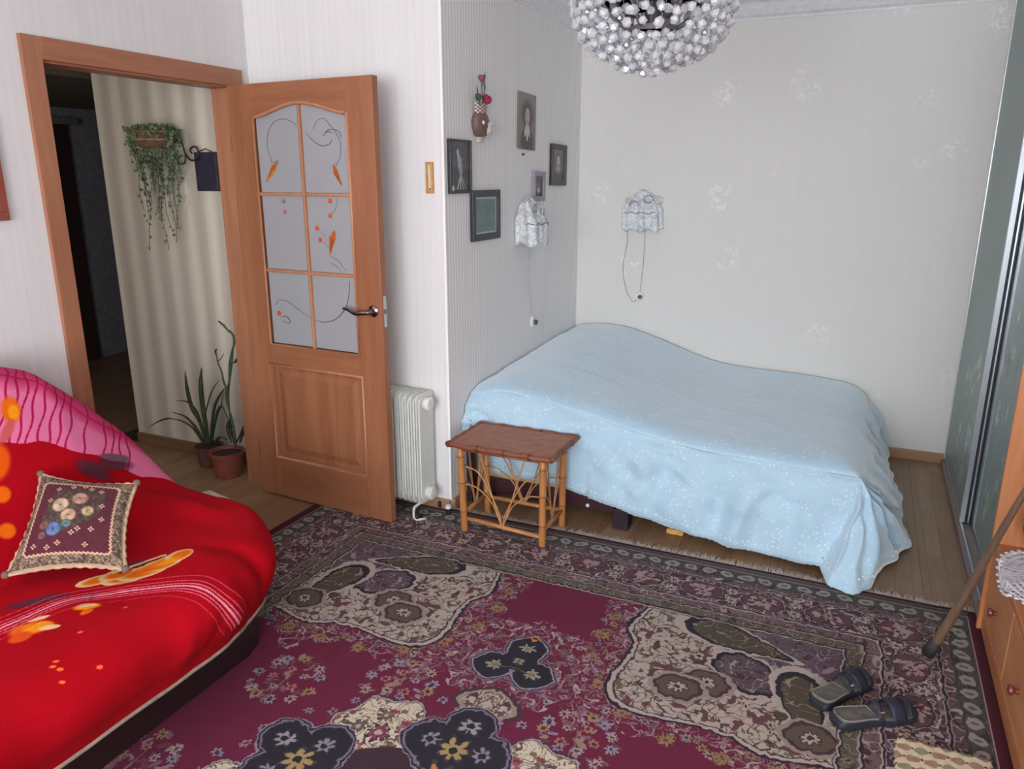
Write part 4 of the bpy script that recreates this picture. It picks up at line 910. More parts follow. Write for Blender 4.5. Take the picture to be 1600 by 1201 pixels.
# ------------------------------------------------------------------ things on the striped wall
def pframe(name, label, cat, y0, y1, z0, z1, fw, fcol, art, X=-1.73, th=.018, tilt=0.0, mat=0.0, group=None, rough=.35):
    cy, cz = (y0+y1)/2, (z0+z1)/2; w_, h_ = y1-y0, z1-z0
    Mx = Matrix.Translation((X, cy, cz)) @ Matrix.Rotation(tilt, 4, 'X')
    t = thing(name, label, cat, M=Mx); hw, hh = w_/2, h_/2
    mf = plain(name+'_'+'frame_%d_%d_%d' % fcol, fcol, rough)
    if fw > 0:
        for a in ((-hw, hw, hh-fw, hh), (-hw, hw, -hh, -hh+fw), (-hw, -hw+fw, -hh+fw, hh-fw), (hw-fw, hw, -hh+fw, hh-fw)):
            m0 = MB().box(.001, th, a[0], a[1], a[2], a[3], .002).v; b = MB().box(.001, th, a[0], a[1], a[2], a[3], .002); b.build('frame_side', mf, t, local=True)
    iw, ih = hw-fw, hh-fw
    g = MB(); xx_ = th*.5 if fw > 0 else th
    g.add([(xx_, -iw, -ih), (xx_, iw, -ih), (xx_, iw, ih), (xx_, -iw, ih), (.001, -iw, -ih), (.001, iw, -ih), (.001, iw, ih), (.001, -iw, ih)], [(0, 1, 2, 3), (4, 7, 6, 5), (0, 4, 5, 1), (1, 5, 6, 2), (2, 6, 7, 3), (3, 7, 4, 0)])
    g.uv = [(0, 0), (1, 0), (1, 1), (0, 1), (0, 0), (1, 0), (1, 1), (0, 1)]
    g.build('picture', imgmat(name+'_art', art, .3), t, local=True)
    return t
def grade(h, w_, top, bot):
    t = np.linspace(0, 1, h)[:, None, None]; return (np.array(bot)*(1-t)+np.array(top)*t)*np.ones((h, w_, 1))
def art_canvas(asp, top, bot, n=160):
    c = Canvas(0, 1, 0, asp, 1/n, C(0, 0, 0)); t = (c.Y/asp)[..., None]; c.a = C(*bot)*(1-t)+C(*top)*t; return c
# dancer-like pale figure in dark picture
c1 = art_canvas(1.2, (82, 84, 86), (66, 68, 70)); c1.a += (vnoise(c1.X, c1.Y, .08, 71)[..., None]-.5)*.18
c1.ell(.40, .96, .07, .09, C(190, 190, 188), 0, .5); c1.ell(.45, .80, .10, .14, C(176, 176, 176), .1, .5); c1.ell(.50, .66, .13, .22, C(166, 166, 168), .15, .5); c1.ell(.54, .50, .12, .14, C(150, 150, 152), 0, .6)
for k in range(4): c1.line([(.55, .42), (.35+.15*k, .05)], .05, C(196, 196, 196)-.08*k)
c1.ell(.1, .05, .12, .10, C(220, 220, 220), 0, .6)
pframe('framed_photo', 'black framed dark photo of a pale standing figure nearest the wall corner', 'picture', 3.078, 3.285, 1.528, 1.765, .012, (44, 46, 52), c1.a, tilt=0)
c2 = art_canvas(1.3, (96, 120, 122), (112, 134, 130)); c2.a += (vnoise(c2.X, c2.Y, .2, 72)[..., None]-.5)*.08
c2.a[(c2.X < .06) | (c2.X > .94) | (c2.Y < .07) | (c2.Y > 1.23)] = C(176, 190, 196)
for k in range(16): c2.ell(.2+.04*k, .25+.08*math.sin(k*1.3), .05, .02, C(78, 102, 96), k*.4, .8)
pframe('framed_seascape', 'dark framed blue-green seascape with a pale mount hanging lowest', 'picture', 3.288, 3.592, 1.300, 1.540, .032, (46, 46, 56), c2.a, tilt=0)
def portrait(asp, bg, hair, skin, shirt, scl=1.0, cy=.62, seed=1):
    c = art_canvas(asp, bg, tuple(v*.85 for v in bg)); c.ell(.5, cy*asp, .42*scl, .40*scl, C(*hair), 0, .9); c.ell(.5, .12*asp, .42*scl, .30*asp, C(*[v*.8 for v in hair]), 0, .5)
    c.ell(.5, (cy-.17)*asp, .09*scl, .12*asp, C(*[v*.85 for v in skin]), 0, .4)
    c.ell(.5, (cy)*asp+.0, .20*scl, .26*scl, C(*hair), 0, .3); c.ell(.5, (cy-.02)*asp, .15*scl, .21*scl, C(*skin), 0, .35)
    for s in (-1, 1): c.ell(.5+s*.06*scl, (cy)*asp, .028*scl, .012*scl, C(*[v*.45 for v in skin]), 0, .5); c.ell(.5+s*.06*scl, cy*asp+.035*scl, .035*scl, .008*scl, C(*[v*.5 for v in skin]), 0, .5)
    c.ell(.5, (cy-.02)*asp-.03*scl, .018*scl, .03*scl, C(*[v*.8 for v in skin]), 0, .5); c.ell(.5, (cy-.02)*asp-.11*scl, .045*scl, .012*scl, C(*[v*.55 for v in skin]), 0, .5)
    for s in (-1, 1): c.ell(.5+s*.09*scl, (cy-.28)*asp, .05*scl, .14*asp, C(*shirt), s*.35, .3)
    c.ell(.5, (cy-.36)*asp, .05*scl, .12*asp, C(*shirt), 0, .3)
    c.a += (vnoise(c.X, c.Y, .01, seed)[..., None]-.5)*.04; return c.a
pframe('portrait_photo', 'large unframed sepia portrait photo of a person, hung highest on the striped wall', 'picture', 3.830, 4.060, 1.745, 2.030, 0, (90, 80, 76), portrait(1.3, (140, 128, 122), (66, 56, 54), (186, 174, 166), (214, 208, 202), 1.0, .62, 73), th=.010, tilt=-.03)
pframe('small_framed_portrait', 'small dark framed old portrait nearest the blossom wall', 'picture', 4.292, 4.535, 1.553, 1.788, .030, (52, 44, 48), portrait(1.35, (128, 124, 124), (84, 78, 78), (186, 180, 178), (168, 164, 164), 1.2, .66, 74), tilt=-.02)
pframe('lilac_framed_photo', 'small lilac framed photo hanging just above the draped wall lamp', 'picture', 4.03, 4.195, 1.470, 1.632, .026, (150, 142, 158), portrait(1.5, (104, 98, 104), (60, 56, 62), (130, 126, 130), (196, 196, 204), 1.3, .6, 75), tilt=-.03, rough=.4)
b = MB(); b.lathe([(.006, 0), (.006, .008), (.002, .014)], n=10, M=Matrix.Rotation(PI/2, 4, 'Y')); p_ = onx(819, 241, -1.72); b.v = [(x-1.731, y+p_[1], z+p_[2]) for x, y, z in b.v]
tag(b.build('nail', plain('nail_dark', (50, 44, 44), .4)), 'dark nail head in the wall just below the sepia portrait', 'nail')

# pot-shaped wall ornament with artificial roses
X0 = -1.73; oy, oz = onx(755, 195, -1.70)[1:]
wo = thing('wall_ornament', 'brown pot shaped wall ornament with red roses and white lace', 'ornament', (X0, oy, oz))
b = MB(); b.lathe([(.028, -.055), (.050, -.045), (.064, -.01), (.066, .015), (.056, .04), (.044, .052), (.040, .055)], n=20, wob=None); b.v = [(max(.0, x*.6+.012), y, z) for x, y, z in b.v]; pot = b.build('pot', plain('ornament_brown', (112, 86, 80), .5), wo, local=True, smooth=True)
b = MB(); b.lathe([(.026, -.078), (.030, -.055), (.0001, -.055)], n=16); b.v = [(max(0, x*.6+.012), y, z) for x, y, z in b.v]; b.build('base', plain('ornament_pale', (198, 182, 174), .6), wo, local=True)
chk = Canvas(0, 1, 0, 1, .02, C(214, 206, 200)); chk.a[((chk.X*9).astype(int)+(chk.Y*6).astype(int)) % 2 == 0] = C(120, 92, 88)
tt_ = np.linspace(0, PI, 14); Pg = np.array([[(.012+.026*math.sin(a), .052*math.cos(a), z) for z in (.05, .095)] for a in tt_]); uvg = np.array([[(a/PI, z) for z in (0, 1)] for a in tt_])
MB().grid(Pg, uvg).build('lace_collar', imgmat('check_lace', chk.a, .8), wo, local=True, solid=.003)
for (y, z, s, m) in ((.030, -.005, .022, 'w'), (.042, -.022, .018, 'w'), (.022, -.030, .020, 'w'), (.050, .008, .014, 'w'), (-.035, .008, .010, 'w')):
    b = MB(); b.lathe([(s*.9, 0), (s, .004), (s*.4, .010), (.0001, .012)], n=12, M=Matrix.Rotation(PI/2, 4, 'Y'), wob=lambda a, i: .25*math.sin(5*a)); b.v = [(x+.046, y_+y, z_+z) for x, y_, z_ in b.v]; b.build('white_blossom', plain('blossom_white', (212, 202, 192), .7), pot, local=False if False else True)
Mgr = plain('ornament_green', (74, 82, 72), .7); Mro = plain('rose_red', (164, 40, 70), .7); Mro2 = plain('rose_dull', (140, 70, 80), .7)
for (y, z, r, m) in ((.045, .115, .022, Mro), (-.010, .205, .017, Mro2), (-.045, .12, .016, Mgr), (.030, .125, .015, Mro)):
    b = MB(); b.lathe([(.0001, -r), (r*.7, -r*.7), (r, 0), (r*.75, r*.7), (r*.3, r*.8), (.0001, r*.5)], n=12, wob=lambda a, i: .14*math.sin(3*a+i)); b.v = [(x+.03, y_+y, z_+z) for x, y_, z_ in b.v]; b.build('rose', m, wo, local=True, smooth=True)
for (pts) in ([(0, .09), (-.005, .15), (-.012, .20)], [(.01, .09), (.02, .16), (.015, .21)], [(-.02, .09), (-.04, .12), (-.05, .15)], [(.02, .09), (.035, .12), (.04, .14)]):
    MB().tube([(.028, y, z) for y, z in catmull(pts, 8)], .0022, 6).build('stem', Mgr, wo, local=True, smooth=True)
for (y, z, a) in ((-.055, .145, .4), (-.06, .115, .9), (.018, .215, -.1), (.0, .185, .3), (-.03, .10, .7), (.012, .165, -.5)):
    p0 = (.03, y, z-.02); p1 = (.034, y-.012*a, z); p2 = (.03, y-.02*a, z+.022); MB().leaf([p0, p1, p2], [.003, .014, .002], (0, 1, .2), .001).build('leaf', Mgr, wo, local=True)

# lace-draped wall lamps
M_cloth = NT('lamp_lace', .85); v = M_cloth.geo(); vo = M_cloth.n.new('ShaderNodeTexVoronoi'); vo.inputs['Scale'].default_value = 90; M_cloth.l.new(v, vo.inputs['Vector'])
M_cloth.color(M_cloth.mix(.35, M_cloth.ramp(M_cloth.noise(v, 30, 3, 2.0), [(.42, (190, 194, 198)), (.56, (240, 242, 244))]), M_cloth.ramp(vo.outputs['Distance'], [(.2, (240, 240, 242)), (.6, (196, 200, 204))]))); M_cloth.bump(vo.outputs['Distance'], .4, .003)
M_print = plain('lace_grey_flower', (150, 154, 160), .85)
def draped_lamp(label, loc, rz, wd, ht, seed, cordpts, socket):
    t = thing('wall_lamp', label, 'lamp', loc, rz, None)
    # local: x along wall, -y out of the wall
    MB().box(-.02, .02, -.012, .0, -.03, .05, .003).build('wall_plate', M_white, t, local=True)
    MB().tube([(0, -.01, .02), (0, -.05, .05), (0, -.075, .03)], .006, 8).build('arm', M_white, t, local=True, smooth=True)
    r_ = random.Random(seed); n1_, n2_ = 64, 22; P = np.empty((n1_, n2_, 3)); ph = [r_.random()*6 for _ in range(4)]
    for i in range(n1_):
        a = PI*(i/(n1_-1)); ca, sa = math.cos(a), math.sin(a)
        for j in range(n2_):
            f = j/(n2_-1); rx = wd/2*(.30+.70*min(1, f*1.9)**.7); ry = .030+.075*min(1, f*1.7)
            ruf = (.07+.10*f)*(math.sin(9*a+ph[0])+.6*math.sin(15*a+ph[1]+2*f)); top_ = ht*.5*(1-.15*abs(ca)+.05*math.sin(6*a+ph[2]))
            hemz = -ht*.5*(1+.10*math.sin(7*a+ph[3])); P[i, j] = (rx*ca*(1+ruf*.35), -.003-ry*sa*(1+ruf*.6)-.0, top_+(hemz-top_)*f**1.15)
    P[..., 0] += (vnoise(P[..., 0], P[..., 2], .02, seed)-.5)*.008
    cl = MB().grid(P).build('lace_cloth', M_cloth.m, t, local=True, smooth=True, solid=.0022)
    cap = [(0, -.03, ht*.47)]; b = MB(); b.add([tuple(P[i, 0]) for i in range(n1_)]+[(0, -.015, ht*.52)], [(i, i+1, n1_) for i in range(n1_-1)]); b.build('cloth_top', M_cloth.m, cl, local=True, smooth=True)
    # ruffle loops and grey printed flowers
    for k in range(5):
        cx2 = (-.35+.18*k)*wd; cz = ht*(.12+.16*r_.random()); ra_ = .018+.010*r_.random(); pts = [(cx2+ra_*math.cos(a)*1.1, -.095-.006*math.sin(2*a), cz+ra_*math.sin(a)) for a in np.linspace(0, 2*PI, 14)[:-1]]
        jx = [max(range(n1_), key=lambda i: -abs(P[i, 8, 0]-p[0])) for p in pts]; pts = [(p[0], P[jj, 8, 1]-.004, p[2]) for p, jj in zip(pts, jx)]
        MB().tube(pts, .0045, 6, closed=True).build('ruffle', M_print if k % 2 else M_cloth.m, cl, local=True, smooth=True)
    pts = [(x, P[int(np.argmin(np.abs(P[:, 13, 0]-x))), 13, 1]-.003, -ht*.06+.006*math.sin(x*90)) for x in np.linspace(-wd*.42, wd*.42, 16)]; MB().tube(pts, .0035, 6).build('ruffle', M_print, cl, local=True, smooth=True)
    if cordpts: MB().tube(catmull(cordpts, 40), .0022, 6).build('cord', plain('cord_grey', (168, 164, 162), .5), t, smooth=True)
    return t
Yc = 4.80
cd = [ony(980, 358, Yc), ony(980, 380, Yc), ony(974, 410, Yc), ony(974, 432, Yc), ony(980, 457, Yc), ony(989, 471, Yc), ony(996, 466, Yc)]
draped_lamp('wall lamp hidden under white lace on the blossom wall above the bed', tuple(ony(1005, 328, 4.80)+np.array([0, .010, 0])), 0, .255, .245, 3, [tuple(p) for p in cd], None)
MB().tube(catmull([ony(1008, 357, Yc), ony(1006, 400, Yc), ony(1003, 430, Yc), ony(1000, 455, Yc)], 16), .002, 6)
b = MB(); b.tube(catmull([ony(1008, 357, Yc), ony(1006, 400, Yc), ony(1003, 430, Yc), ony(1000, 455, Yc)], 16), .0018, 6); tag(b.build('pull_cord', plain('cord_grey', (168, 164, 162), .5), smooth=True), 'thin straight cord hanging from the lace covered lamp on the blossom wall', 'cord')
Xc = -1.724
cd = [onx(830, 380, Xc), onx(826, 410, Xc), onx(826, 440, Xc), onx(829, 470, Xc), onx(831, 492, Xc)]
p_ = onx(833, 345, -1.67)
draped_lamp('wall lamp under ruffled white lace below the lilac framed photo', (-1.728, float(p_[1])+.03, float(p_[2])), PI/2, .33, .245, 8, [tuple(p) for p in cd], None)
def outlet(label, loc, rz, r=.030):
    t = thing('wall_socket', label, 'socket', loc, rz)
    for (rr, y0, m, nm) in ((r, 0, M_white, 'cover'),):
        b = MB(); b.lathe([(rr, 0), (rr, .008), (rr*.85, .014), (rr*.7, .012), (.0001, .012)], n=24, M=Matrix.Rotation(PI/2, 4, 'X')); smoothby(b.build(nm, m, t, local=True))
    b = MB(); b.lathe([(r*.45, .012), (r*.42, .026), (.0001, .028)], n=16, M=Matrix.Rotation(PI/2, 4, 'X')); b.v = [(x+.008, y, z-.004) for x, y, z in b.v]; smoothby(b.build('plug', plain('plug_grey', (90, 86, 86), .5), t, local=True)); return t
outlet('round white socket with a plug on the blossom wall beside the bed', tuple(ony(999, 462, 4.81)), 0)
outlet('round white socket with a plug on the striped wall above the bed', tuple(onx(832, 502, -1.73)), PI/2, .034)

# narrow gilt thermometer-like plate on the white wall
p0 = ony(664.5, 253, 3.04); p1 = ony(677.5, 302, 3.04); xm = (p0[0]+p1[0])/2; zm = (p0[2]+p1[2])/2; hw, hh = .0185, (p0[2]-p1[2])/2
tm = thing('wall_thermometer', 'narrow upright wooden framed plate on the white wall by the corner', 'thermometer', (xm, 3.05, zm))
Mg = plain('gilt_wood', (196, 140, 80), .4)
for a in ((-hw, hw, hh-.009, hh), (-hw, hw, -hh, -hh+.009), (-hw, -hw+.008, -hh+.009, hh-.009), (hw-.008, hw, -hh+.009, hh-.009)): MB().box(a[0], a[1], -.014, -.0005, a[2], a[3], .002).build('frame_side', Mg, tm, local=True)
MB().box(-hw+.008, hw-.008, -.006, -.0005, -hh+.009, hh-.009).build('scale_plate', plain('scale_cream', (214, 190, 150), .5), tm, local=True)
MB().tube([(0, -.010, -hh+.018), (0, -.010, hh-.015)], .0022, 8).build('tube', plain('tube_white', (232, 228, 220), .2), tm, local=True, smooth=True)
b = MB(); b.lathe([(.0001, -.006), (.005, 0), (.0001, .006)], c=(0, -.010, -hh+.018), n=10); b.build('bulb', plain('bulb_brown', (96, 60, 44), .3), tm, local=True, smooth=True)

# picture at the left frame edge on the doorway wall
pr = thing('picture_frame', 'red-brown wooden frame on the white wall left of the doorway', 'picture', (-2.8, 1.62, 1.62))
Mpf = wood('frame_redwood', (128, 62, 50), (158, 86, 68)); ya, yb, za, zb = 1.44, 1.775, 1.452, 1.80
for a in ((ya, yb, za, za+.03), (ya, yb, zb-.03, zb), (ya, ya+.03, za+.03, zb-.03), (yb-.03, yb, za+.03, zb-.03)): MB().box(-2.799, -2.780, *a, .003).build('frame_side', Mpf, pr)
MB().box(-2.799, -2.789, ya+.03, yb-.03, za+.03, zb-.03).build('picture', plain('landscape_print', (120, 110, 90), .5), pr)

# ------------------------------------------------------------------ wardrobe with sliding glass doors
Mal = NT('aluminium', .3, .85, (206, 212, 218)).m; Mdk = plain('gap_dark', (30, 36, 44), .5); Mcarc = wood('carcass', (116, 92, 84), (138, 112, 100))
wd_ = thing('wardrobe', 'tall fitted wardrobe with grey-green glass sliding doors', 'wardrobe', (.8, 3.9, 0))
MB().box(.68, 1.135, 2.985, 4.795, .0, 2.50).build('carcass', Mcarc, wd_)
MB().box(.548, .68, 4.788, 4.808, .062, 2.50).build('wall_strip', Mcarc, wd_)
MB().box(.527, .68, 2.985, 4.787, .0, .030, .003).build('bottom_track', plain('track_mauve', (128, 112, 112), .45), wd_)
for x in (.545, .607): MB().box(x, x+.006, 2.99, 4.78, .030, .036).build('rail', Mal, wd_)
MB().box(.53, .68, 2.985, 4.787, 2.46, 2.50).build('top_track', Mal, wd_)
def glassmat(nm, seed, nsp, zone):
    c = Canvas(0, 1, 0, 2.4, .0045, C(136, 152, 146)); g = np.random.default_rng(seed); c.a += (vnoise(c.X, c.Y, .3, seed)[..., None]-.5)*.03
    for k in range(nsp):
        x = zone[0]+(zone[1]-zone[0])*g.random(); y = zone[2]+(zone[3]-zone[2])*g.random()**1.3; col = C(*[(176, 190, 178), (158, 172, 160), (196, 204, 194), (116, 136, 122)][g.integers(4)])
        if k % 4 == 0:
            for q in range(6): a = q*1.05+g.random(); c.ell(x+.022*math.cos(a), y+.022*math.sin(a), .020, .009, col, a, .4)
        elif k % 4 == 1: c.line(catmull([(x, y), (x+.02*g.normal(), y+.06), (x+.04*g.normal(), y+.13)], 10), .005, col)
        else: c.ell(x, y, .008+.01*g.random(), .03+.03*g.random(), col, g.normal()*.5, .5)
    n = NT(nm, .42); t = n.n.new('ShaderNodeTexImage'); t.image = image(nm, c.a); uv = n.n.new('ShaderNodeUVMap'); n.l.new(uv.outputs[0], t.inputs[0]); n.color(t.outputs[0]); return n.m
def sliding(y0, y1, x, label, mat, near, far):
    dr_ = thing('tmp', '', ''); del dr_['label']; del dr_['category']; dr_.name = 'sliding_door'; dr_.parent = wd_
    dr_['label'] = label
    b = MB(); b.add([(x+.004, y0, .045), (x+.004, y1, .045), (x+.004, y1, 2.45), (x+.004, y0, 2.45), (x+.012, y0, .045), (x+.012, y1, .045), (x+.012, y1, 2.45), (x+.012, y0, 2.45)], [(0, 1, 2, 3), (4, 7, 6, 5), (0, 4, 5, 1), (2, 6, 7, 3), (1, 5, 6, 2), (0, 3, 7, 4)]); b.uv = [(0, 0), (1, 0), (1, 1), (0, 1)]*2
    b.build('glass_panel', mat, dr_)
    for (a, c) in ((y0-.004, y0+near), (y1-far, y1+.004)):
        for (xa, xb, m, in_) in ((0, .020, Mal, 0), (.020, .032, Mdk, .004), (.032, .038, Mal, 0), (.038, .046, Mdk, .004)) if near > .016 else ((0, .016, Mal, 0),):
            MB().box(x+xa, x+xb, a+in_, c-in_, .040, 2.455).build('stile' if m is Mal else 'groove', m, dr_)
    MB().box(x+.003, x+.014, y0, y1, .037, .055).build('bottom_rail', Mal, dr_)
    return dr_
sliding(3.865, 4.782, .540, 'far sliding door with plain grey-green glass', glassmat('glass_far', 91, 60, (.05, .6, .1, .8)), .018, .010)
sliding(2.99, 4.12, .588, 'near sliding door with pale flower streaks on the glass', glassmat('glass_near', 92, 110, (.1, .8, .15, 1.9)), .014, .33)

# ------------------------------------------------------------------ pine wall unit, doily, bag, cane
cb = thing('pine_cabinet', 'orange pine cabinet with low drawers at the right edge', 'cabinet', (.8, 2.4, 0))
Mpi = wood('pine', (178, 108, 66), (204, 140, 92), 'z', .8, .4); Mpy = wood('pine_y', (170, 100, 62), (198, 132, 86), 'y', .8, .4); Mkn = plain('pine_knob', (120, 52, 42), .35)
MB().box(.518, 1.13, 2.935, 2.958, .012, 2.1, .002).build('side_panel', Mpi, cb)
MB().box(.545, 1.13, 1.2, 2.934, .012, .330).build('body', Mpi, cb)
MB().box(.528, 1.13, 1.2, 2.934, .330, .356, .004).build('low_top', Mpy, cb)
MB().box(.532, .56, 1.2, 2.934, .012, .075, .003).build('plinth', Mpy, cb)
for (y0, y1) in ((2.50, 2.925), (2.06, 2.49), (1.62, 2.05)):
    d_ = MB().box(.530, .546, y0, y1, .085, .322, .004).build('drawer', wood('pine_front', (186, 118, 74), (210, 148, 98), 'y', .8, .4), cb)
    for z in (.20,):
        b = MB(); b.lathe([(.008, 0), (.008, .010), (.016, .018), (.015, .026), (.0001, .030)], n=16, M=Matrix.Rotation(-PI/2, 4, 'Y')); b.v = [(x+.530, y+(y0+y1)/2, zz+z) for x, y, zz in b.v]; smoothby(b.build('knob', Mkn, d_))
    b = MB(); b.box(.524, .531, y0+.05, y1-.05, .105, .115).box(.524, .531, y0+.05, y1-.05, .285, .295).box(.524, .531, y0+.05, y0+.06, .115, .285).box(.524, .531, y1-.06, y1-.05, .115, .285)
MB().box(.80, 1.13, 1.2, 2.934, .356, 2.1).build('back_section', Mpi, cb)
MB().box(.60, 1.13, 1.2, 2.934, .96, .985, .003).build('shelf', Mpy, cb)
dl = Canvas(-1, 1, -1, 1, .01, C(214, 214, 222))
rr_ = np.hypot(dl.X, dl.Y); th_ = np.arctan2(dl.Y, dl.X)
n_ = 40; Pd_ = []; 
b = MB(); rings = 7; R0 = .165; cxd, cyd = .665, 2.68
def dz(x, y, z=.360):
    if x < .527: return z-.0+(x-.527)*1.4, .524+(x-.527)*.15
    return z, x
for ri in range(rings):
    r0, r1 = R0*(.12+.88*ri/rings), R0*(.12+.88*(ri+.86)/rings); n_ = 14+ri*9
    for k in range(n_):
        a0 = 2*PI*(k+.12*(ri % 2))/n_; a1 = a0+2*PI/n_*.62; pts = []
        for (r, a) in ((r0, a0), (r1, a0+.02), (r1, a1+.02), (r0, a1)):
            x = cxd+r*math.cos(a); y = cyd+r*1.35*math.sin(a); z, x2 = dz(x, y); pts.append((x2, y, z))
        b.add(pts, [(0, 1, 2, 3)])
    for rq in (r0, r1):
        ring = []
        for k in range(60): a = 2*PI*k/60; x = cxd+rq*math.cos(a); y = cyd+rq*1.35*math.sin(a); z, x2 = dz(x, y); ring.append((x2, y, z))
        b.tube(ring, .0035, 5, closed=True)
doily = b.build('doily', plain('crochet_white', (220, 220, 228), .9), smooth=False, solid=.002)
tag(doily, 'white crocheted doily lying over the edge of the low pine cabinet', 'doily')
b = MB()
for k in range(44):
    a = 2*PI*k/44; x = cxd+R0*1.03*math.cos(a); y = cyd+R0*1.39*math.sin(a); z, x2 = dz(x, y); b.lathe([(.0001, -.004), (.008, -.002), (.008, .002), (.0001, .004)], c=(x2, y, z), n=8)
b.build('scalloped_border', plain('crochet_white', (220, 220, 228), .9), doily, kind='stuff')
# dark plum bag resting on the low cabinet
n1_, n2_ = 28, 16; P = np.empty((n1_, n2_, 3))
for i in range(n1_):
    a = 2*PI*i/(n1_-1)
    for j in range(n2_):
        f = j/(n2_-1); r = math.sin(PI*min(1, .08+.9*f))**.6*(1+.10*math.sin(4*a+3*f)+.06*math.sin(9*a)); P[i, j] = (.70+.11*r*math.cos(a), 2.80+.075*r*math.sin(a), .366+.24*f+.02*math.sin(3*a)*f)
bg_ = MB().grid(P).build('bag', plain('plum_cloth', (58, 30, 46), .8, bumpy=.2), smooth=True); tag(bg_, 'dark plum cloth bag standing behind the white doily', 'bag')
MB().tube(catmull([(.62, 2.79, .58), (.63, 2.79, .66), (.70, 2.79, .70), (.77, 2.79, .66), (.78, 2.79, .58)], 20), .007, 8).build('strap', plain('plum_strap', (44, 30, 44), .7), bg_, smooth=True)
# walking cane
P0 = onz(1450, 1022, .012); d2 = ray(1600, 775); P1 = d2*(.508/d2[0])+np.array([0, 0, CAMH]); dv = (P1-P0)
cn_ = thing('walking_cane', 'brown wooden walking cane leaning across the rug corner on the pine cabinet', 'cane', tuple(P0))
pts = [P0+dv*t+np.array([.004*math.sin(t*5), 0, 0]) for t in np.linspace(.02, 1.28, 26)]
rad = [.0165-.007*min(1, t*1.3) for t in np.linspace(0, 1, 26)]
MB().tube([tuple(p) for p in pts], rad, 12).build('shaft', wood('cane_wood', (92, 72, 58), (118, 94, 74)), cn_, smooth=True)
tip = pts[0]; b = MB(); b.tube([tuple(P0+np.array([0, 0, .006])), tuple(P0+dv*.10)], [.023, .019], 14); b.build('rubber_tip', plain('rubber_tip', (48, 44, 46), .7), cn_, smooth=True)
e = pts[-1]; ud = dv/np.linalg.norm(dv); b = MB(); b.tube(catmull([e, e+ud*.03+np.array([0, 0, .01]), e+ud*.05+np.array([.02, .03, .02]), e+np.array([.06, .09, .02])], 14), .012, 10); b.build('handle', wood('cane_wood', (92, 72, 58), (118, 94, 74)), cn_, smooth=True)

# ------------------------------------------------------------------ slippers
def slipper(label, heel, toe, lab_side):
    heel = Vector(heel); toe = Vector(toe); a = math.atan2(-(toe-heel).x, (toe-heel).y); L = (toe-heel).length; z = .0125
    t = thing('sandal', label, 'shoe', (heel.x, heel.y, z), a, 'pair of worn sandals on the rug')
    ol = [(0, .0), (.026, .006), (.034, .03), (.033, .07), (.032, .11), (.040, .16), (.045, .20), (.040, .235), (.022, .258), (0, .264), (-.024, .256), (-.038, .23), (-.040, .19), (-.034, .15), (-.030, .11), (-.033, .07), (-.034, .03), (-.026, .006)]
    ol = [(x, y*L/.264) for x, y in ol]; m = len(ol); cl = catmull(ol+[ol[0]], 72)[:-1]; cen = np.array([0, L/2])
    def ringz(s, z_, zf=0): return [((p-cen)*s+cen).tolist()+[z_+zf*max(0, 1-p[1]/L*1.5)] for p in cl]
    def loft(rs):
        b = MB(); vs = [q for r in rs for q in r]; n = len(rs[0]); fs = [(i*n+k, i*n+(k+1) % n, (i+1)*n+(k+1) % n, (i+1)*n+k) for i in range(len(rs)-1) for k in range(n)]; fs.append(tuple((len(rs)-1)*n+k for k in range(n))); fs.append(tuple(range(n))[::-1]); return b.add(vs, fs)
    b = loft([ringz(.96, 0), ringz(1.06, .004, .004), ringz(1.07, .014, .010), ringz(1.0, .020, .012)]); smoothby(b.build('sole', plain('sole_navy', (38, 38, 50), .6), t, local=True), 50)
    b = loft([ringz(1.0, .018, .012), ringz(.985, .023, .013), ringz(.90, .0235, .011)]); smoothby(b.build('insole', plain('insole_grey', (98, 94, 90), .6, var=.16), t, local=True), 50)
    rim = ringz(.97, .024, .014); MB().tube([tuple(p) for p in rim if p[1] < .5*L], .0022, 6).build('heel_rim', plain('rim_pale', (136, 130, 122), .5), t, local=True, smooth=True)
    for (y0, y1, hgt, nm, mm) in ((.63, .80, .050, 'vamp', 'n'), (.86, .95, .038, 'toe_strap', 'n'), (.46, .53, .055, 'instep_strap', 'n')):
        P = np.empty((6, 17, 3))
        for i, f in enumerate(np.linspace(y0, y1, 6)):
            wl = float(np.interp(f*L, [p[1] for p in ol[:10]], [p[0] for p in ol[:10]]))+.004
            for j, s in enumerate(np.linspace(-1, 1, 17)): P[i, j] = (wl*s*1.03, f*L, .012+hgt*(1-abs(s)**2.6)*(1-.25*abs(f-(y0+y1)/2)/(y1-y0)))
        MB().grid(P).build(nm, plain('upper_navy', (34, 38, 54), .6), t, local=True, smooth=True, solid=.003)
    MB().box(.030, .037, .47*L, .52*L, .032, .050, .001).build('buckle', M_chr2, t, local=True)
    return t
slipper('worn grey-soled navy sandal on the rug, the one nearer the bed', (.018, 2.225, 0), (.150, 2.445, 0), 0)
slipper('worn grey-soled navy sandal on the rug, the one farther from the bed', (.072, 2.165, 0), (.285, 2.325, 0), 1)

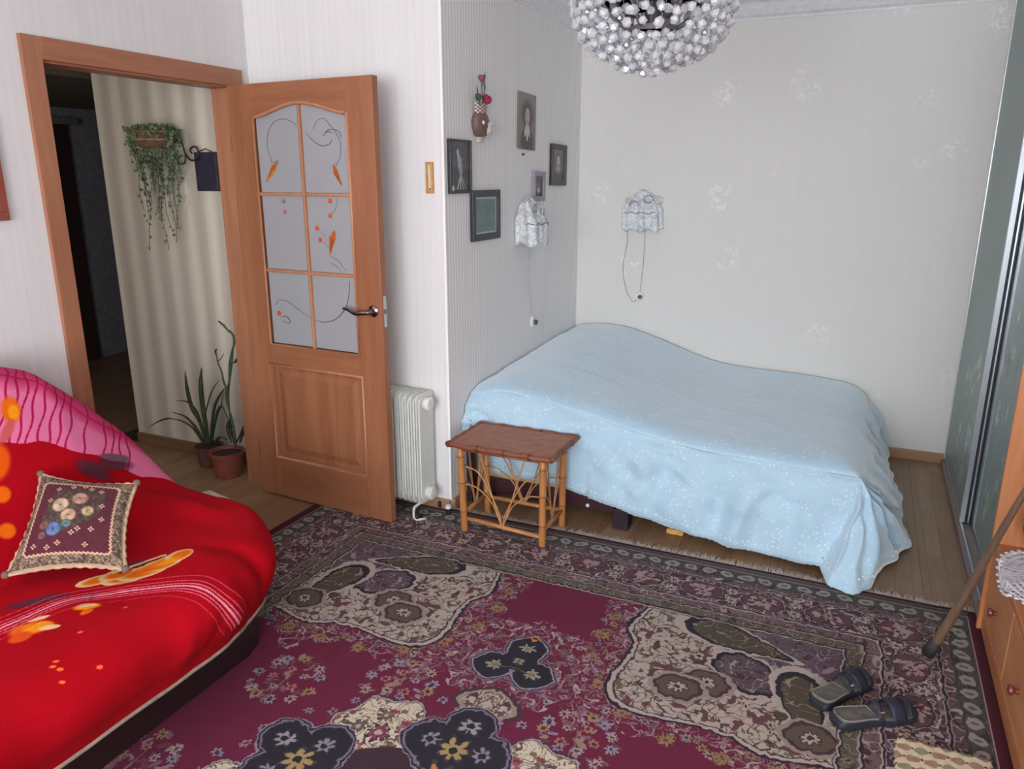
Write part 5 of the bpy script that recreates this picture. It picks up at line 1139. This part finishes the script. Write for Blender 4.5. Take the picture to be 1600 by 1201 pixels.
# ------------------------------------------------------------------ hall: plants, planter, panel
Yh = 3.0
def lp(pts, Y0=Yh, dy=0.0): return [tuple(ony(x, y, Y0+dy*i)) for i, (x, y) in enumerate(pts)]
Mlf = plain('leaf_dark', (52, 66, 46), .5, var=.2); Mlf2 = plain('leaf_mid', (64, 84, 56), .5, var=.2); Mso = plain('soil', (52, 40, 34), .95)
def pot(t, c, r, h, col):
    b = MB(); b.lathe([(r*.72, 0), (r*.78, .004), (r*.97, h*.86), (r*1.06, h*.87), (r*1.08, h), (r*.98, h), (r*.93, h*.86), (.0001, h*.84)], c=c, n=28); smoothby(b.build('pot', plain('pot_%d' % col[0], col, .6), t))
    b = MB(); b.lathe([(r*.93, 0), (.0001, .006)], c=(c[0], c[1], c[2]+h*.88), n=20); b.build('soil', Mso, t)
pa = thing('potted_plant', 'bushy potted plant with arching sword leaves in the hall', 'plant', (-3.29, 3.01, 0)); pot(pa, (-3.30, 3.02, 0), .075, .12, (104, 62, 56))
for pts, wd in (([(324, 694), (312, 660), (300, 640), (292, 610), (289, 580)], [.02, .032, .036, .032, .004]), ([(326, 694), (320, 660), (315, 630), (313, 600), (315, 574)], [.02, .034, .038, .034, .004]),
                ([(318, 694), (300, 668), (278, 656), (256, 655), (232, 667)], [.016, .02, .018, .012, .002]), ([(319, 692), (305, 668), (290, 652), (276, 646), (268, 643)], [.02, .028, .026, .018, .003]),
                ([(321, 690), (312, 660), (303, 638), (290, 627), (275, 626)], [.02, .028, .026, .02, .003]), ([(328, 694), (331, 660), (336, 632), (345, 615), (352, 606)], [.014, .018, .018, .014, .002]),
                ([(330, 694), (335, 662), (340, 642), (346, 634), (349, 637)], [.014, .018, .02, .014, .003]), ([(322, 692), (320, 655), (326, 625), (334, 605), (345, 592)], [.008, .009, .009, .007, .001]), ([(334, 692), (342, 684), (350, 684), (356, 688)], [.01, .018, .016, .003])):
    P = catmull([ony(x, y, Yh+.02-.02*i) for i, (x, y) in enumerate(pts)], 14); wq = np.interp(np.linspace(0, 1, 14), np.linspace(0, 1, len(wd)), wd); MB().leaf(P, wq, (1, 0, .0), .002).build('leaf', Mlf2 if wd[1] > .03 else Mlf, pa, smooth=True)
pb = thing('potted_plant', 'tall leaning flat-stemmed potted plant beside the open door', 'plant', (-3.07, 2.95, 0)); pot(pb, (-3.085, 2.945, 0), .088, .145, (138, 74, 62))
Yb = 2.95
segs = [([(368, 700), (362, 672), (359, 645)], [.03, .05, .02]), ([(359, 648), (354, 620), (358, 595)], [.012, .040, .014]), ([(358, 598), (359, 570), (364, 540)], [.014, .038, .012]), ([(364, 545), (365, 528), (358, 516)], [.010, .030, .012]), ([(359, 520), (350, 510), (341, 502)], [.008, .026, .014])]
for pts, wd in segs:
    P = catmull([ony(x, y, Yb) for x, y in pts], 10); MB().leaf(P, np.interp(np.linspace(0, 1, 10), [0, .5, 1], wd), (1, -.2, 0), .003).build('stem_segment', Mlf2, pb, smooth=True)
for pts, r in (([(357, 612), (350, 598), (346, 580), (340, 565), (338, 552)], .006), ([(340, 565), (345, 560), (350, 552)], .003), ([(362, 680), (355, 650), (346, 630), (352, 610), (360, 600)], .004), ([(370, 690), (378, 672), (382, 655), (380, 640)], .005)):
    MB().tube(catmull([ony(x, y, Yb-.01) for x, y in pts], 16), [r*(1-.6*i/15) for i in range(16)], 6).build('shoot', Mlf, pb, smooth=True)
for pts, wd in (([(364, 567), (372, 562), (380, 566)], [.006, .026, .004]), ([(374, 692), (380, 672), (386, 655)], [.01, .026, .004]), ([(362, 692), (355, 670), (358, 655)], [.01, .03, .006]), ([(338, 555), (336, 549), (339, 545)], [.006, .018, .004])):
    P = catmull([ony(x, y, Yb-.02) for x, y in pts], 8); MB().leaf(P, np.interp(np.linspace(0, 1, 8), [0, .5, 1], wd), (1, 0, .2), .002).build('leaf', Mlf, pb, smooth=True)
# hanging planter with trailing ivy on a scroll bracket
Mir = plain('wrought_iron', (40, 34, 32), .4)
pc = ony(240, 215, 3.03); pl_ = thing('hanging_planter', 'wicker wall planter with trailing ivy on the striped hall wall', 'planter', tuple(pc))
b = MB(); b.lathe([(.055, -.055), (.072, -.048), (.100, -.01), (.112, .025), (.118, .030), (.108, .034), (.09, .02), (.0001, .015)], c=tuple(pc), n=28, wob=lambda a, i: .03*math.sin(14*a+i*2)); b.build('basket', plain('wicker', (122, 92, 68), .8, bumpy=.4), pl_, smooth=True)
for dz_ in (.028, -.012): b = MB(); b.tube([tuple(pc+np.array([(.117 if dz_ > 0 else .102)*math.cos(a), (.100 if dz_ > 0 else .098)*math.sin(a), dz_+.002*math.sin(16*a)])) for a in np.linspace(0, 2*PI, 40)[:-1]], .0055, 6, closed=True); b.build('basket_rim', plain('wicker_pale', (160, 140, 116), .8), pl_, smooth=True)
br_pts = [(272, 222), (282, 218), (287, 232), (290, 245), (288, 255), (280, 256), (278, 247), (284, 243)]
MB().tube(catmull([ony(x, y, 3.09) for x, y in br_pts], 40), .0045, 7).build('scroll_bracket', Mir, pl_, smooth=True)
MB().tube(catmull([ony(x, y, 3.10) for x, y in [(290, 240), (296, 249), (304, 250), (310, 244), (308, 232), (301, 229), (297, 235), (300, 240)]], 40), .0045, 7).build('scroll_bracket', Mir, pl_, smooth=True)
gr = np.random.default_rng(12); fo = MB(); vn = []
def ivleaf(c, s):
    a, t_ = gr.random()*6.28, gr.normal()*.5; R_m = Matrix.Rotation(a, 3, 'Y') @ Matrix.Rotation(t_, 3, 'X')
    pts = [(0, 0, -s), (s*.75, -.15*s, -.1*s), (s*.4, 0, .8*s), (0, -.2*s, .3*s), (-s*.4, 0, .8*s), (-s*.75, -.15*s, -.1*s)]
    fo.add([Vector(c)+R_m @ Vector(p) for p in pts], [(0, 1, 3), (1, 2, 3), (3, 4, 5), (0, 3, 5)])
for k in range(420):
    a = gr.random()*6.28; r = .155*math.sqrt(gr.random()); ivleaf(pc+np.array([r*math.cos(a), r*.75*math.sin(a)-.0, .030+.035*gr.random()-.9*max(0, r-.11)-.05*(gr.random()**4)]), .010+.006*gr.random())
vines = [(208, 215, 216, 262), (220, 235, 226, 300), (228, 237, 240, 268), (252, 236, 250, 300), (261, 236, 266, 300), (274, 222, 284, 282), (236, 236, 238, 318), (247, 236, 247, 330), (205, 210, 225, 330), (215, 225, 238, 345), (222, 232, 236, 392), (238, 236, 262, 390), (248, 232, 255, 345), (258, 230, 276, 378), (266, 226, 283, 320), (230, 236, 245, 300), (200, 200, 210, 250), (270, 222, 275, 352), (212, 222, 228, 290), (243, 235, 268, 360)]
for (x0, y0, x1, y1) in vines:
    m = 16; P = [ony(x0+(x1-x0)*t+2.0*math.sin(t*9+x0), y0+(y1-y0)*t, 3.0+.06*min(1, t*3)) for t in np.linspace(0, 1, m)]; vn.append(P)
    for i, p in enumerate(P):
        dens = 3 if i < 8 else 1
        for _ in range(dens):
            if gr.random() < .9: ivleaf(p+np.array([gr.normal()*.010, gr.normal()*.008, gr.normal()*.010]), .009+.005*gr.random())
for P in vn: MB().tube([tuple(p) for p in P], .0013, 4).build('vine', Mlf, pl_)
fo.build('foliage', plain('ivy_leaf', (96, 112, 84), .55, var=.3), pl_, kind='stuff')
# dark slab on the hall wall
hp = thing('wall_plaque', 'dark blue-black rectangular plaque hanging beside the ivy planter', 'plaque', (-3.197, 3.13, 1.63))
MB().box(-3.272, -3.125, 3.108, 3.129, 1.53, 1.727, .003).build('board', plain('plaque_dark', (44, 42, 56), .45, var=.2), hp)
MB().tube([(-3.25, 3.112, 1.727), (-3.198, 3.120, 1.745), (-3.15, 3.112, 1.727)], .0025, 6).build('hanging_wire', Mir, hp)

# ------------------------------------------------------------------ crystal chandelier
D_ = 2.45; rr0 = ray(1018, 60); hh_ = np.hypot(rr0[0], rr0[1]); cxy = rr0[:2]/hh_*D_
zb = CAMH+D_*math.tan(math.radians(math.degrees(math.atan((600.5-116)/FPX))-math.degrees(pitch)))
ch = thing('chandelier', 'round chandelier of clear crystal beads on a dark metal frame', 'chandelier', (float(cxy[0]), float(cxy[1]), zb))
Mdm = NT('dark_metal', .5, .1, (104, 98, 100)).m
cg = NT('crystal', .04, 0, (238, 240, 244)); cg.b.inputs['Transmission Weight'].default_value = .55; cg.b.inputs['IOR'].default_value = 1.55; cg.b.inputs['Specular IOR Level'].default_value = .8
def T(r, z, n=48): return [(r*math.cos(a), r*math.sin(a), z) for a in np.linspace(0, 2*PI, n, endpoint=False)]
TOPZ = .265
b = MB(); b.lathe([(.030, .10), (.035, .13), (.022, .15), (.020, .30), (.034, .33), (.036, .40), (.012, .42), (.012, 2.50-zb)], n=16); smoothby(b.build('stem', Mdm, ch, local=True))
b = MB(); b.lathe([(.055, CE-.002-zb), (.055, CE-.02-zb), (.02, CE-.06-zb)], n=24); smoothby(b.build('ceiling_rose', Mdm, ch, local=True))
for (r, z, hgt) in ((.150, .205, .030), (.215, .275, .012), (.070, .115, .014), (.19, .235, .010)):
    b = MB(); n_ = 48; vs = []
    b.lathe([(r, -hgt/2), (r+.004, -hgt/2), (r+.004, hgt/2), (r, hgt/2), (r, -hgt/2)], c=(0, 0, z), n=48); smoothby(b.build('ring', Mdm, ch, local=True))
for k in range(6):
    a = k*PI/3+.35; ca, sa = math.cos(a), math.sin(a)
    P = catmull([(.02*ca, .02*sa, .14), (.07*ca, .07*sa, .12), (.13*ca, .13*sa, .17), (.20*ca, .20*sa, .265)], 14); MB().tube(P, .0065, 8).build('arm', Mdm, ch, local=True, smooth=True)
    b = MB(); b.lathe([(.012, 0), (.016, .01), (.014, .06)], c=(.11*ca, .11*sa, .165), n=12); b.build('lamp_socket', Mdm, ch, local=True, smooth=True)
gem = bmesh.new(); bmesh.ops.create_icosphere(gem, subdivisions=1, radius=.0130); gme = bpy.data.meshes.new('crystal'); gem.to_mesh(gme); gem.free(); gme.materials.append(cg.m)
rows = [(.215, .290, 34), (.230, .258, 36), (.234, .226, 36), (.234, .194, 36), (.230, .162, 35), (.222, .131, 34), (.206, .101, 31), (.182, .074, 28), (.150, .050, 23), (.112, .031, 18), (.070, .016, 12), (.030, .006, 6), (.0, -.006, 1)]
inner = [(.150, .188, 22), (.150, .222, 22), (.070, .098, 11), (.175, .14, 24), (.12, .09, 18), (.11, .16, 14), (.19, .272, 26)]
pos = []
for ri, (r, z, n) in enumerate(rows):
    for k in range(n): a = 2*PI*(k+.5*(ri % 2))/n; pos.append((r*math.cos(a)+gr.normal()*.002, r*math.sin(a)+gr.normal()*.002, z+gr.normal()*.004))
outer_n = len(pos)
for ri, (r, z, n) in enumerate(inner):
    for k in range(n): a = 2*PI*(k+.3*ri)/n; pos.append((r*math.cos(a), r*math.sin(a), z+gr.normal()*.004))
camd = np.array([-cxy[0], -cxy[1]]); order = sorted(range(len(pos)), key=lambda i: -(pos[i][0]*camd[0]+pos[i][1]*camd[1])+.35*(i >= outer_n))
for i in order[:300]:
    o = bpy.data.objects.new('crystal', gme); COL.objects.link(o); o.parent = ch; o.location = pos[i]; o.rotation_euler = (gr.random()*3, gr.random()*3, gr.random()*3); s = .85+.35*gr.random(); o.scale = (s, s, s*1.1)
b = MB(); gv = [tuple(v.co) for v in gme.vertices]; gf = [tuple(p.vertices) for p in gme.polygons]
for i in order[300:]:
    b.add([(x+pos[i][0], y+pos[i][1], z+pos[i][2]) for x, y, z in gv], gf)
b.build('far_crystals', cg.m, ch, local=True, kind='stuff')
b = MB()
for k in range(38):
    a = 2*PI*k/38; prof_ = [(r, z) for r, z, n in rows[:-1]]; b.tube([(r*math.cos(a), r*math.sin(a), z) for r, z in prof_], .0006, 3, cap=False)
b.build('bead_wires', Mdm, ch, local=True, kind='stuff')
